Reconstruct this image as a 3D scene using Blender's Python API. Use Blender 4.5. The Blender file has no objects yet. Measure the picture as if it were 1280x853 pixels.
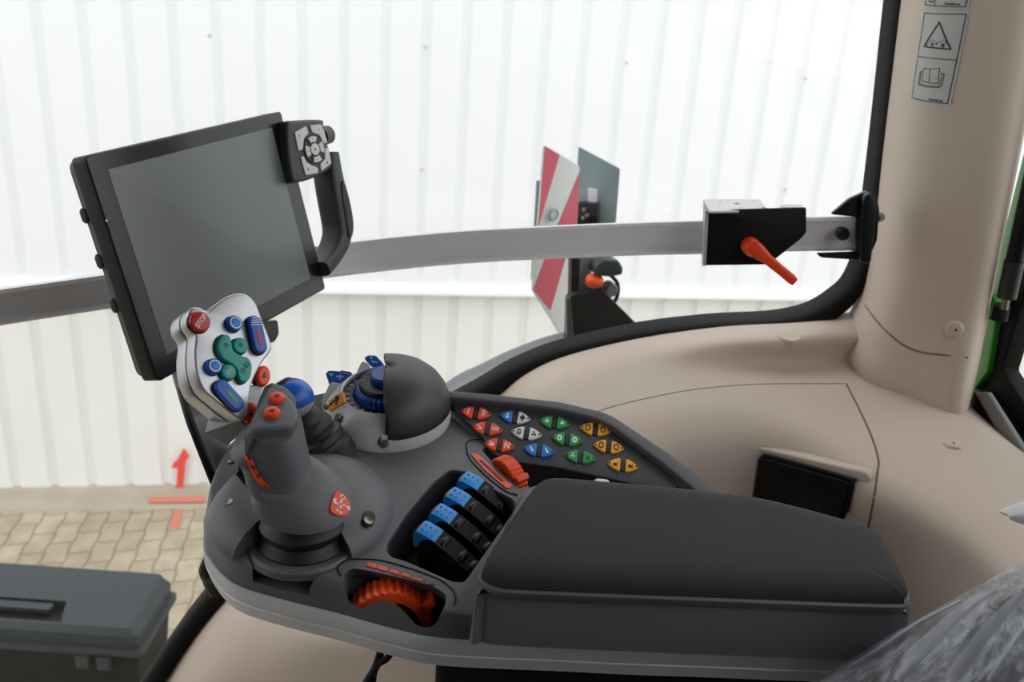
import bpy, bmesh, math, random
from mathutils import Vector, Matrix
from mathutils.bvhtree import BVHTree
random.seed(4)
PI = math.pi
C = bpy.context.scene.collection
# ------------------------------------------------------------------ camera
H = 2.9
CAM = Vector((0, 0, H))
PITCH = math.radians(20.9); ROLL = math.radians(4.0); FPX = 1147.0
FW = Vector((0, math.cos(PITCH), -math.sin(PITCH)))
_u0 = Vector((0, math.sin(PITCH), math.cos(PITCH))); _r0 = Vector((1, 0, 0))
RT = _r0*math.cos(ROLL) + _u0*math.sin(ROLL)
UP = -_r0*math.sin(ROLL) + _u0*math.cos(ROLL)
cd = bpy.data.cameras.new('camera'); co = bpy.data.objects.new('camera', cd); C.objects.link(co)
cd.sensor_width = 36; cd.lens = 36*FPX/1280; cd.clip_start = 0.02; cd.clip_end = 200
co.matrix_world = Matrix(((RT.x, UP.x, -FW.x, 0), (RT.y, UP.y, -FW.y, 0), (RT.z, UP.z, -FW.z, H), (0, 0, 0, 1)))
cd.dof.use_dof = True; cd.dof.focus_distance = 0.86; cd.dof.aperture_fstop = 9.0
bpy.context.scene.camera = co

def ray(px, py):
    return FW + RT*((px-640)/FPX) + UP*(-(py-426.5)/FPX)
def V(*a): return Vector(a)
def Zp(px, py, z):                      # point at world height z
    d = ray(px, py); return CAM + d*((z-H)/d.z)
def Yp(px, py, y):                      # point at distance y from the driver, across the cab
    d = ray(px, py); return CAM + d*(y/d.y)
class Fr:                               # a local working plane with axes u, v and normal w
    def __init__(s, o, n, uref=(1, 0, 0)):
        s.o = Vector(o); s.n = Vector(n).normalized(); ur = Vector(uref)
        s.ex = (ur - s.n*ur.dot(s.n)).normalized(); s.ey = s.n.cross(s.ex)
    def hit3(s, px, py, w=0):
        d = ray(px, py); t = ((s.o + s.n*w) - CAM).dot(s.n)/d.dot(s.n); return CAM + d*t
    def hit(s, px, py, w=0):
        q = s.hit3(px, py, w) - s.o; return (q.dot(s.ex), q.dot(s.ey))
    def P(s, u, v, w=0): return s.o + s.ex*u + s.ey*v + s.n*w
    def M(s):
        m = Matrix.Identity(4)
        for i in range(3): m[i][0] = s.ex[i]; m[i][1] = s.ey[i]; m[i][2] = s.n[i]; m[i][3] = s.o[i]
        return m
    def sub(s, px, py, w=0, uref=None):
        return Fr(s.hit3(px, py, w), s.n, uref if uref is not None else s.ex)

# ------------------------------------------------------------------ materials
def lin(h):
    h = h.lstrip('#'); o = []
    for i in (0, 2, 4):
        c = int(h[i:i+2], 16)/255; o.append(c/12.92 if c <= .04045 else ((c+.055)/1.055)**2.4)
    return (*o, 1)
MATS = {}
def mat(name, col, rough=.5, metal=0, bump=0, bscale=400, var=0, vscale=8, coat=0, spec=.5, sheen=0):
    if name in MATS: return MATS[name]
    m = bpy.data.materials.new(name); m.use_nodes = True; nt = m.node_tree; b = nt.nodes['Principled BSDF']
    c = lin(col); b.inputs['Base Color'].default_value = c
    b.inputs['Roughness'].default_value = rough; b.inputs['Metallic'].default_value = metal
    b.inputs['Specular IOR Level'].default_value = spec
    if coat: b.inputs['Coat Weight'].default_value = coat; b.inputs['Coat Roughness'].default_value = .15
    if sheen: b.inputs['Sheen Weight'].default_value = sheen; b.inputs['Sheen Roughness'].default_value = .4
    tc = nt.nodes.new('ShaderNodeTexCoord')
    if bump:
        n = nt.nodes.new('ShaderNodeTexNoise'); n.inputs['Scale'].default_value = bscale; n.inputs['Detail'].default_value = 3
        bp = nt.nodes.new('ShaderNodeBump'); bp.inputs['Strength'].default_value = bump; bp.inputs['Distance'].default_value = .001
        nt.links.new(tc.outputs['Object'], n.inputs['Vector']); nt.links.new(n.outputs['Fac'], bp.inputs['Height'])
        nt.links.new(bp.outputs['Normal'], b.inputs['Normal'])
    if var:
        n = nt.nodes.new('ShaderNodeTexNoise'); n.inputs['Scale'].default_value = vscale; n.inputs['Detail'].default_value = 5
        r = nt.nodes.new('ShaderNodeMix'); r.data_type = 'RGBA'
        r.inputs[6].default_value = tuple(x*(1-var) for x in c[:3])+(1,); r.inputs[7].default_value = tuple(min(1, x*(1+var)) for x in c[:3])+(1,)
        nt.links.new(tc.outputs['Object'], n.inputs['Vector']); nt.links.new(n.outputs['Fac'], r.inputs[0]); nt.links.new(r.outputs[2], b.inputs['Base Color'])
    MATS[name] = m; return m
M_shell = mat('dark grey grained plastic', '#606165', .5, bump=.25, bscale=1400)
M_shell2 = mat('mid grey moulded plastic', '#646569', .48, bump=.2, bscale=1400)
M_blk = mat('black plastic', '#0e0e0f', .4, spec=.3)
M_blkm = mat('matt black plastic', '#161617', .7, bump=.2, bscale=900, spec=.3)
M_rub = mat('black rubber', '#0b0b0c', .6, spec=.3)
M_boot = mat('black rubber boot', '#262628', .5, spec=.4)
M_cush = mat('dark suede fabric', '#383635', .9, bump=.5, bscale=900, var=.22, vscale=12, sheen=.12, spec=.2)
M_sil = mat('silver painted plastic', '#c3c5c8', .33, metal=.55)
M_silm = mat('matt silver plastic', '#dededf', .36, metal=.1)
M_rail = mat('silver grey console rail', '#d2d6dd', .4, metal=.1)
M_alu = mat('brushed aluminium', '#eeeef2', .34, metal=.12, bump=.1, bscale=300)
M_blue = mat('blue plastic', '#1a5cbc', .35)
M_blued = mat('deep blue plastic', '#174ea6', .38)
M_sky = mat('light blue plastic', '#2b93e0', .4)
M_teal = mat('teal plastic', '#1c9a90', .38)
M_teald = mat('dark teal rubber', '#0c3d3c', .5)
M_red = mat('red plastic', '#bd1c1e', .35)
M_orr = mat('orange red plastic', '#f2471a', .38)
M_or = mat('orange plastic', '#f5521a', .42)
M_key_r = mat('key red', '#f64d18', .4); M_key_b = mat('key blue', '#1f7cd6', .4)
M_key_w = mat('key white', '#dfe1e0', .4); M_key_g = mat('key green', '#1e9a45', .4); M_key_y = mat('key amber', '#f8aa1e', .4)
M_white = mat('white print', '#ececec', .5); M_ink = mat('dark print', '#1b1b1f', .5); M_lgrey = mat('light grey print', '#b8bec4', .5)
M_yel = mat('amber label', '#e59a1d', .5)
M_scr = mat('steel screw', '#8f8d7f', .35, metal=.8)
M_beige = mat('beige cab trim', '#c8b7a8', .55, bump=.12, bscale=700, var=.03, vscale=4)
M_beiged = mat('brown panel gap', '#76655a', .7)
M_green = mat('green cab paint', '#2f8a2b', .35, coat=.5)
M_box = mat('slate black polypropylene', '#242d33', .5, bump=.2, bscale=300, var=.06, vscale=5)
M_boxd = mat('black polypropylene', '#121517', .6, spec=.2)
M_panel = mat('white painted cladding', '#eceef2', .55, var=.02, vscale=2.5)
M_panel2 = mat('off white painted cladding', '#e4e4e2', .6, var=.04, vscale=2.2)
M_fend = mat('grey fender plastic', '#7d8083', .55)
M_signw = mat('white reflective sheet', '#e2e5e3', .45); M_signr = mat('red reflective sheet', '#dc6272', .45)
M_plate = mat('grey galvanised plate', '#93a3a7', .4, metal=.2)
M_spray = mat('red spray paint', '#dd4a40', .7)
M_kerb = mat('worn concrete kerb', '#a79d8d', .85, bump=.5, bscale=60, var=.25, vscale=5)
M_screen = mat('dark display glass', '#565b5c', .34, spec=.9)
M_bezel = mat('gloss black bezel', '#101113', .22, spec=.5)
M_mon = mat('monitor housing', '#343537', .5, bump=.2, bscale=1200)
M_seat = mat('slate seat fabric', '#2b333c', .85, var=.25, vscale=18)
M_head = mat('grey sticker face', '#b9bab5', .5)
M_navy = mat('navy print', '#1d1e3c', .5)
M_lining = mat('dark unseen lining', '#2f2c29', .8)  # kept very dark so the unseen shell bounces little light

# ------------------------------------------------------------------ objects
def tag(o, label=None, cat=None, group=None, kind=None):
    if label: o['label'] = label
    if cat: o['category'] = cat
    if group: o['group'] = group
    if kind: o['kind'] = kind
    return o
def thing(name, label, cat, loc, group=None):
    o = bpy.data.objects.new(name, None); C.objects.link(o); o.empty_display_size = .02
    o.matrix_world = Matrix.Translation(loc); return tag(o, label, cat, group)
BASE = {}
def adopt(o, parent):
    if parent is not None:
        o.parent = parent
        l = BASE.get(parent.name)
        o.matrix_parent_inverse = wm(parent).inverted()
def wm(o):
    if o.parent is None: return o.matrix_basis.copy()
    return wm(o.parent) @ o.matrix_parent_inverse @ o.matrix_basis
def mk(name, vs, fs, m, parent=None, sharp=35, mats=None, fmats=None):
    me = bpy.data.meshes.new(name); me.from_pydata([tuple(v) for v in vs], [], fs)
    bm = bmesh.new(); bm.from_mesh(me); bmesh.ops.remove_doubles(bm, verts=bm.verts, dist=1e-6)
    bmesh.ops.recalc_face_normals(bm, faces=bm.faces); bm.to_mesh(me); bm.free()
    return fin(name, me, m, parent, sharp)
def fin(name, me, m, parent, sharp=35):
    me.materials.clear(); me.materials.append(m)
    me.polygons.foreach_set('use_smooth', [True]*len(me.polygons)); me.set_sharp_from_angle(angle=math.radians(sharp)); me.update()
    o = bpy.data.objects.new(name, me); C.objects.link(o); adopt(o, parent); return o
def structure(o): o['kind'] = 'structure'; return o
def cat(pts, n=6, closed=False):        # Catmull-Rom through points
    pts = [Vector(p) for p in pts]; N = len(pts); out = []
    rng = range(N) if closed else range(N-1)
    for i in rng:
        if closed: a, b, c, d = pts[i-1], pts[i], pts[(i+1) % N], pts[(i+2) % N]
        else: a, b, c, d = pts[max(i-1, 0)], pts[i], pts[i+1], pts[min(i+2, N-1)]
        for k in range(n):
            t = k/n
            out.append(.5*((2*b) + (c-a)*t + (2*a-5*b+4*c-d)*t*t + (3*b-a-3*c+d)*t**3))
    if not closed: out.append(pts[-1].copy())
    return out
def rnd(pts, r, n=4):                   # polygon with rounded corners (2D)
    out = []; N = len(pts)
    for i in range(N):
        a = Vector(pts[i-1]); b = Vector(pts[i]); c = Vector(pts[(i+1) % N])
        rr = r[i] if isinstance(r, (list, tuple)) else r
        da = (a-b); dc = (c-b); l = min(rr, da.length*.48, dc.length*.48)
        p = b + da.normalized()*l; q = b + dc.normalized()*l
        for k in range(n+1):
            t = k/n; out.append(p*(1-t)**2 + b*2*t*(1-t) + q*t*t)
    return [tuple(v) for v in out]
def circ(r, n=32, cx=0, cy=0, ry=None):
    return [(cx+r*math.cos(2*PI*i/n), cy+(ry or r)*math.sin(2*PI*i/n)) for i in range(n)]
def pill(p, q, r, n=8):
    p = Vector(p); q = Vector(q); d = (q-p).normalized(); a0 = math.atan2(d.y, d.x); o = []
    for i in range(n+1): a = a0+PI/2+PI*i/n; o.append((p.x+r*math.cos(a), p.y+r*math.sin(a)))
    for i in range(n+1): a = a0-PI/2+PI*i/n; o.append((q.x+r*math.cos(a), q.y+r*math.sin(a)))
    return o
def plate(name, fr, outline, w0, w1, m, parent=None, bev=0, holes=(), sharp=35):
    cu = bpy.data.curves.new(name, 'CURVE'); cu.dimensions = '2D'; cu.fill_mode = 'BOTH'
    th = (w1-w0)/2; bev = min(bev, th*.98)
    cu.extrude = th-bev; cu.bevel_depth = bev; cu.bevel_resolution = 3; cu.offset = -bev
    for pl in [outline]+list(holes):
        s = cu.splines.new('POLY'); s.points.add(len(pl)-1)
        for i, q in enumerate(pl): s.points[i].co = (q[0], q[1], 0, 1)
        s.use_cyclic_u = True
    ob = bpy.data.objects.new('t', cu); me = bpy.data.meshes.new_from_object(ob)
    bpy.data.objects.remove(ob); bpy.data.curves.remove(cu); me.name = name
    me.transform(fr.M() @ Matrix.Translation((0, 0, (w0+w1)/2)))
    bm = bmesh.new(); bm.from_mesh(me); bmesh.ops.remove_doubles(bm, verts=bm.verts, dist=1e-6); bm.to_mesh(me); bm.free()
    return fin(name, me, m, parent, sharp)
def hp(fr, pts, w=0): return [fr.hit(x, y, w) for x, y in pts]
def loft(name, rings, m, parent=None, caps=(True, True), sharp=35, closed=True):
    n = len(rings[0]); vs = [v for r in rings for v in r]; fs = []
    for i in range(len(rings)-1):
        for j in range(n if closed else n-1):
            a = i*n+j; b = i*n+(j+1) % n; fs.append((a, b, b+n, a+n))
    if closed:
        if caps[0]: fs.append(tuple(range(n)))
        if caps[1]: fs.append(tuple((len(rings)-1)*n+j for j in range(n)))
    me = bpy.data.meshes.new(name); me.from_pydata([tuple(v) for v in vs], [], fs)
    bm = bmesh.new(); bm.from_mesh(me); bmesh.ops.remove_doubles(bm, verts=bm.verts, dist=1e-7)
    bmesh.ops.triangulate(bm, faces=[f for f in bm.faces if len(f.verts) > 4])
    bmesh.ops.recalc_face_normals(bm, faces=bm.faces); bm.to_mesh(me); bm.free()
    return fin(name, me, m, parent, sharp)
def lathe(name, fr, prof, m, parent=None, n=48, a0=0, a1=2*PI, sharp=35, off=None, close=False):
    full = abs(a1-a0-2*PI) < 1e-6; k = n if full else n+1; rings = []
    for i in range(k):
        a = a0+(a1-a0)*i/n
        rings.append([fr.P(r*math.cos(a)*(off(a, r, w) if off else 1), r*math.sin(a)*(off(a, r, w) if off else 1), w) for r, w in prof])
    vs = [v for r in rings for v in r]; L = len(prof); fs = []
    for i in range(n):
        i2 = (i+1) % k
        for j in range(L-1): fs.append((i*L+j, i2*L+j, i2*L+j+1, i*L+j+1))
    if not full and close:
        fs.append(tuple(range(L))); fs.append(tuple((k-1)*L+j for j in range(L)))
    return mk(name, vs, fs, m, parent, sharp)
def tube(name, pts, r, m, parent=None, n=12, sub=5, smooth=True, flat=None):
    P = cat(pts, sub) if smooth and len(pts) > 2 else [Vector(p) for p in pts]
    rings = []; up = Vector((0, 0, 1)); prev = None; N = len(P)
    for i, p in enumerate(P):
        t = (P[min(i+1, N-1)]-P[max(i-1, 0)]).normalized()
        if prev is None:
            a = up.cross(t); a = a if a.length > .1 else Vector((1, 0, 0)).cross(t)
        else: a = prev - t*prev.dot(t)
        a.normalize(); prev = a; b = t.cross(a); rr = r(i/(N-1)) if callable(r) else r
        fx = flat or 1
        rings.append([p + a*rr*math.cos(2*PI*k/n) + b*rr*fx*math.sin(2*PI*k/n) for k in range(n)])
    return loft(name, rings, m, parent)
def text(name, body, fr, u, v, size, m, parent=None, w0=0, th=.0003, rot=0, align='CENTER', sx=1):
    cu = bpy.data.curves.new(name, 'FONT'); cu.body = body; cu.size = size; cu.extrude = th/2; cu.align_x = align; cu.align_y = 'CENTER'; cu.offset = size*.015
    ob = bpy.data.objects.new('t', cu); me = bpy.data.meshes.new_from_object(ob); bpy.data.objects.remove(ob); bpy.data.curves.remove(cu); me.name = name
    me.transform(fr.M() @ Matrix.Translation((u, v, w0+th/2)) @ Matrix.Rotation(rot, 4, 'Z') @ Matrix.Diagonal((sx, 1, 1, 1)))
    return fin(name, me, m, parent)
def join(obs):                          # merge meshes that are one part
    bm = bmesh.new()
    for o in obs: bm.from_mesh(o.data)
    me = obs[0].data; bm.to_mesh(me); bm.free()
    for o in obs[1:]: bpy.data.objects.remove(o)
    me.update(); return obs[0]
def cut(ob, cutters):
    for c in cutters:
        md = ob.modifiers.new('b', 'BOOLEAN'); md.operation = 'DIFFERENCE'; md.object = c; md.solver = 'EXACT'
    dg = bpy.context.evaluated_depsgraph_get(); dg.update()
    me = bpy.data.meshes.new_from_object(ob.evaluated_get(dg)); ob.modifiers.clear(); old = ob.data; ob.data = me
    me.polygons.foreach_set('use_smooth', [True]*len(me.polygons)); me.set_sharp_from_angle(angle=math.radians(30))
    for c in cutters: bpy.data.objects.remove(c)
    return ob
def grid(name, rows, m, parent=None, sub=5, thick=0, sharp=60):
    R = [cat(r, sub) for r in rows]; cols = list(zip(*R)); cols = [cat(c, sub) for c in cols]
    nc = len(cols); nr = len(cols[0]); vs = [v for c in cols for v in c]
    fs = [(i*nr+j, (i+1)*nr+j, (i+1)*nr+j+1, i*nr+j+1) for i in range(nc-1) for j in range(nr-1)]
    bv = BVHTree.FromPolygons([tuple(v) for v in vs], fs)
    if thick:
        o = mk(name, vs, fs, m, parent, sharp)
        md = o.modifiers.new('s', 'SOLIDIFY'); md.thickness = thick; md.offset = 0
        return o, bv
    return mk(name, vs, fs, m, parent, sharp), bv
def on(bv, px, py):
    d = ray(px, py).normalized(); h = bv.ray_cast(CAM, d)
    if h[0] is None: raise RuntimeError('no hit %s %s' % (px, py))
    n = h[1]; n = -n if n.dot(d) > 0 else n
    return h[0], n
def offs(poly, d):                      # inward offset of a closed list of 3D points in plan
    n = len(poly); ar = sum(poly[i].x*poly[(i+1) % n].y-poly[(i+1) % n].x*poly[i].y for i in range(n)); s = 1 if ar > 0 else -1; out = []
    for i in range(n):
        t = (poly[(i+1) % n]-poly[i-1]); t.z = 0; t.normalize(); out.append(poly[i] + Vector((-t.y, t.x, 0))*d*s)
    return out
def setz(poly, f): return [Vector((p.x, p.y, f(p) if callable(f) else f)) for p in poly]
SKY = 2.03; EXPO = 0.0
# ================================================================== OUTSIDE
WN = None
_d = ray(7500, 466); WD = Vector((_d.x, _d.y, 0)).normalized()          # running direction of the building wall
WO = Zp(130, 616, 0)                                                   # a point at the wall's foot
FW_wall = Fr(WO, Vector((WD.y, -WD.x, 0)), WD)                          # u along the wall, v up, w towards the cab
def paver_mat():
    m = bpy.data.materials.new('interlocking concrete pavers'); m.use_nodes = True; nt = m.node_tree; L = nt.links; N = nt.nodes.new
    b = nt.nodes['Principled BSDF']; b.inputs['Roughness'].default_value = .9
    tc = N('ShaderNodeTexCoord'); sp = N('ShaderNodeSeparateXYZ'); L.new(tc.outputs['Object'], sp.inputs[0])
    def mth(op, a, bb=None, v=None):
        n = N('ShaderNodeMath'); n.operation = op; L.new(a, n.inputs[0])
        if bb is not None: L.new(bb, n.inputs[1])
        if v is not None: n.inputs[1].default_value = v
        return n.outputs[0]
    sx = mth('MULTIPLY', mth('SINE', mth('MULTIPLY', sp.outputs[1], v=2*PI/.19)), v=.0045)
    sy = mth('MULTIPLY', mth('SINE', mth('MULTIPLY', sp.outputs[0], v=2*PI/.115)), v=.006)
    x = mth('ADD', sp.outputs[0], sx); y = mth('ADD', sp.outputs[1], sy)
    cb = N('ShaderNodeCombineXYZ'); L.new(y, cb.inputs[0]); L.new(x, cb.inputs[1])
    no = N('ShaderNodeTexNoise'); no.inputs['Scale'].default_value = 9; no.inputs['Detail'].default_value = 6; L.new(tc.outputs['Object'], no.inputs['Vector'])
    no2 = N('ShaderNodeTexNoise'); no2.inputs['Scale'].default_value = 1.3; no2.inputs['Detail'].default_value = 3; L.new(tc.outputs['Object'], no2.inputs['Vector'])
    br = N('ShaderNodeTexBrick'); L.new(cb.outputs[0], br.inputs['Vector'])
    br.inputs['Scale'].default_value = 1; br.inputs['Brick Width'].default_value = .19; br.inputs['Row Height'].default_value = .115
    br.inputs['Mortar Size'].default_value = .006; br.inputs['Mortar Smooth'].default_value = .4; br.offset = .5
    br.inputs['Color1'].default_value = lin('#b1a491'); br.inputs['Color2'].default_value = lin('#a69986'); br.inputs['Mortar'].default_value = lin('#90866d')
    mx = N('ShaderNodeMix'); mx.data_type = 'RGBA'; mx.blend_type = 'MULTIPLY'; mx.inputs[0].default_value = .55
    cr = N('ShaderNodeValToRGB'); cr.color_ramp.elements[0].position = .35; cr.color_ramp.elements[0].color = (.68, .66, .63, 1); cr.color_ramp.elements[1].position = .62
    L.new(no2.outputs['Fac'], cr.inputs[0]); L.new(br.outputs['Color'], mx.inputs[6]); L.new(cr.outputs[0], mx.inputs[7])
    mx2 = N('ShaderNodeMix'); mx2.data_type = 'RGBA'; mx2.blend_type = 'OVERLAY'; mx2.inputs[0].default_value = .35
    L.new(mx.outputs[2], mx2.inputs[6]); L.new(no.outputs['Fac'], mx2.inputs[7]); L.new(mx2.outputs[2], b.inputs['Base Color'])
    bp = N('ShaderNodeBump'); bp.inputs['Distance'].default_value = .006; iv = mth('SUBTRACT', no.outputs['Fac'], br.outputs['Fac'])
    L.new(iv, bp.inputs['Height']); L.new(bp.outputs['Normal'], b.inputs['Normal'])
    return m
g = mk('ground', [V(-14, -8, 0), V(14, -8, 0), V(14, 9, 0), V(-14, 9, 0)], [(0, 1, 2, 3)], paver_mat()); structure(g)
g.rotation_euler.z = math.atan2(WD.y, WD.x); g.location = (0, 0, 0)
# corrugated cladding: trapezoid ribs every 207 mm
def cladding(name, u0, u1, z0, z1, w, m, ph):
    P = .2075; prof = []; k0 = int(math.floor((u0-ph)/P)); k1 = int(math.ceil((u1-ph)/P))
    for k in range(k0, k1):
        b = ph+k*P
        prof += [(b-.022, 0), (b-.016, -.004), (b+.016, -.004), (b+.022, 0), (b+.058, .03) if False else (b+.03, 0)]
    prof = []
    for k in range(k0, k1):                                            # a wide raised pan, then a narrow valley
        b = ph+k*P
        prof += [(b-.030, .0), (b-.014, -.022), (b+.014, -.022), (b+.030, .0)]
    vs = []; 
    for u, d in prof: vs.append(FW_wall.P(u, z0, w+d)); vs.append(FW_wall.P(u, z1, w+d))
    fs = [(2*i, 2*i+2, 2*i+3, 2*i+1) for i in range(len(prof)-1)]
    return structure(mk(name, vs, fs, m, None, 25))
ph = FW_wall.hit(114, 612)[0]
zs = FW_wall.hit(414, 358)[1]
cladding('wall_far', -9, 12, .03, zs+.01, -.03, M_panel2, ph)
cladding('wall_far_upper', -9, 12, zs-.01, 5.2, .02, M_panel, ph)
fl = loft('trim_1', [[FW_wall.P(u, a, b) for a, b in ((zs-.035, .035), (zs-.03, .045), (zs+.0, .045), (zs+.03, .024), (zs+.03, -.03), (zs-.035, -.03))] for u in (-9, 12)], M_panel); structure(fl)
kb = loft('trim_2', [[FW_wall.P(u, a, b) for a, b in ((0, .20), (.018, .19), (.025, -.1), (0, -.1))] for u in (-9, 12)], M_kerb); structure(kb)
# fixings in the cladding
scr_w = []
for u, v in [FW_wall.hit(x, y) for x, y in ((263, 44), (532, 58), (527, 211), (782, 78), (1005, 98), (980, 236))]:
    o = lathe('cladding_screw', Fr(FW_wall.P(u, v, .022), FW_wall.n), [(0, .006), (.006, .006), (.009, 0)], mat('rusty screw', '#cbbfa8', .6), n=10)
    tag(o, None, 'screw', 'fixing screws in the white cladding'); scr_w.append(o)
scl = ['rusty fixing screw in white cladding above the monitor', 'rusty upper screw in cladding above the middle of the aluminium rail',
       'rusty lower screw in cladding just above the aluminium rail', 'rusty screw in cladding right of the grey galvanised plate',
       'rusty screw in cladding near the window frame, high up', 'rusty screw in cladding above the black clamp with red handle']
for o, l in zip(scr_w, scl): o['label'] = l
# spray marks
ar = [(222, 575), (230, 560), (237, 571), (232, 576), (229, 615), (220, 615), (222, 585), (214, 586), (217, 579)]
sa = plate('paint_arrow', FW_wall, rnd(hp(FW_wall, ar, .002), .01), .001, .003, M_spray)
tag(sa, 'red sprayed arrow pointing up on the white cladding by the ground', 'paint mark')
GF = Fr((0, 0, .026), (0, 0, 1))
sb = plate('paint_line', GF, rnd(hp(GF, [(186, 622), (256, 620), (256, 628), (186, 629)]), .01), 0, .002, mat('worn red spray paint', '#c77763', .8))
tag(sb, 'faded red sprayed line along the concrete kerb', 'paint mark')
GF2 = Fr((0, 0, .002), (0, 0, 1))
sc_ = plate('paint_dash', GF2, rnd(hp(GF2, [(218, 638), (228, 638), (225, 660), (212, 660)]), .01), 0, .002, mat('worn red spray paint', '#c77763', .8))
tag(sc_, 'faded red sprayed dash on the pavers in front of the kerb', 'paint mark')

# ---- tractor fender outside the window, bracket, warning board
def strip(name, rows, m, parent=None, sub=5): return grid(name, rows, m, parent, sub)[0]
fd = thing('rear_fender', 'grey plastic tractor fender outside the window sill', 'fender', Yp(640, 470, 1.6))
o_e = [(480, 560), (555, 486), (602, 460), (650, 438), (705, 421), (800, 409), (920, 400), (1060, 398)]
rowA = [Yp(x, y+1, 1.60) for x, y in o_e]
rowB = [Yp(x+3, y+9, 1.55) for x, y in o_e]
rowC = [Yp(x+12, y+32, 1.42) for x, y in o_e]
rowZ = [p + V(0, .06, -.18) for p in rowA]
mm, _ = grid('fender_skin', [rowZ, rowA, rowB, rowC], M_fend, fd, thick=.004)
wb = thing('warning_board', 'red and white diagonally striped warning board beyond the rail', 'sign', Yp(700, 400, 1.62))
# board plane from its four corners
def para(c, t0):
    d = [ray(*p) for p in c]
    A = Matrix((d[1], -d[2], d[3])).transposed(); s = A.inverted() @ d[0]; t = [1, s[0], s[1], s[2]]
    return [CAM + d[i]*(t[i]*t0) for i in range(4)]
SQ = Fr(Yp(696, 300, 1.72), V(.62, -.75, -.06), (.75, .62, 0))
bc = hp(SQ, [(681, 181), (725, 208), (707, 428), (666, 363)])
plate('board', SQ, rnd(bc, .006), -.006, 0, M_signw, wb, .001)
for i, q in enumerate([[(681, 181), (699, 193), (676, 268), (672, 277)], [(725, 212), (723, 278), (699, 345), (687, 389), (666, 363)]]):
    pass
def pxl(a, b, t): return (a[0]+(b[0]-a[0])*t, a[1]+(b[1]-a[1])*t)
s1 = [(681.5, 183), (699.5, 194), (673, 284), (674.5, 262)]
s2 = [(724.5, 216), (722, 272), (688, 388), (667, 362), (696, 285)]
for q in (s1, s2): plate('red_stripe', SQ, hp(SQ, q, .0006), .0004, .001, M_signr, wb)
plate('edge_strip', SQ, hp(SQ, [(672, 226), (675.5, 226), (670, 350), (665, 350)], -.01), -.014, -.01, M_plate, wb)
lathe('board_hook', Fr(SQ.hit3(691, 268, .004), SQ.n), [(.010, 0), (.013, .002), (.010, .004), (.008, .002), (.010, 0)], M_plate, wb, n=20)
gp = thing('grey_plate', 'grey galvanised rectangular plate standing behind the striped board', 'plate', Yp(750, 300, 1.86))
GQ = Fr(Yp(748, 230, 1.84), V(-.25, -.96, .05), (1, 0, 0))
plate('plate_sheet', GQ, rnd(hp(GQ, [(723, 183), (775, 211), (768, 300), (716, 300)]), .004), -.003, 0, M_plate, gp, .001)
plate('mounting_block', GQ, rnd(hp(GQ, [(722, 253), (748, 254), (748, 300), (722, 300)], .02), .004), .0, .025, M_blk, gp, .003)
plate('plate_tab', GQ, rnd(hp(GQ, [(735, 235), (746, 238), (745, 254), (735, 252)], .01), .002), .0, .012, M_silm, gp, .001)
for x, y in ((730, 262), (734, 269), (729, 272)): lathe('bolt', Fr(GQ.hit3(x, y, .03), GQ.n), [(0, .004), (.004, .004), (.004, -.006)], M_scr, gp, n=8)
lb = thing('board_bracket', 'black steel bracket with clamp carrying the striped board on the fender', 'bracket', Yp(750, 425, 1.5))
LB = Fr(Yp(745, 400, 1.55), V(.15, -.98, .1), (1, 0, 0))
plate('bracket_plate', LB, rnd(hp(LB, [(710, 374), (718, 367), (740, 366), (741, 356), (752, 356), (757, 366), (802, 411), (806, 424), (708, 436)]), .006), -.03, 0, M_blk, lb, .003)
plate('bracket_edge', LB, rnd(hp(LB, [(707, 372), (712, 372), (717, 426), (708, 428)], .004), .002), .0, .012, mat('worn steel edge', '#4d5a58', .45, metal=.5), lb, .002)
plate('post', LB, rnd(hp(LB, [(713, 322), (724, 322), (722, 372), (712, 372)], -.04), .002), -.06, -.03, M_blk, lb, .002)
plate('post_plate', LB, hp(LB, [(724, 322), (742, 322), (735, 372), (724, 372)], -.05), -.06, -.05, M_plate, lb)
plate('lamp_body', LB, rnd(hp(LB, [(741, 331), (752, 322), (770, 323), (776, 333), (775, 341), (760, 344), (741, 342)], -.02), .005), -.06, 0, mat('dark bluish plastic', '#2d383c', .4), lb, .005)
q = LB.sub(743, 351, -.01)
lathe('orange_knob', Fr(q.o, V(0, -.25, 1)), [(0, .008), (.013, .008), (.016, .004), (.016, -.004), (.012, -.010), (0, -.01)], M_or, lb, n=20)
tube('cable', [LB.hit3(762, 343, -.02), LB.hit3(772, 355, -.02), LB.hit3(771, 372, -.015), LB.hit3(760, 388, -.01)], .0035, M_rub, lb)
lathe('connector', Fr(LB.hit3(763, 362, -.02), LB.n), [(0, .012), (.010, .012), (.013, .006), (.013, -.02), (0, -.02)], mat('grey connector', '#6f7678', .45), lb, n=16)

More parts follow.
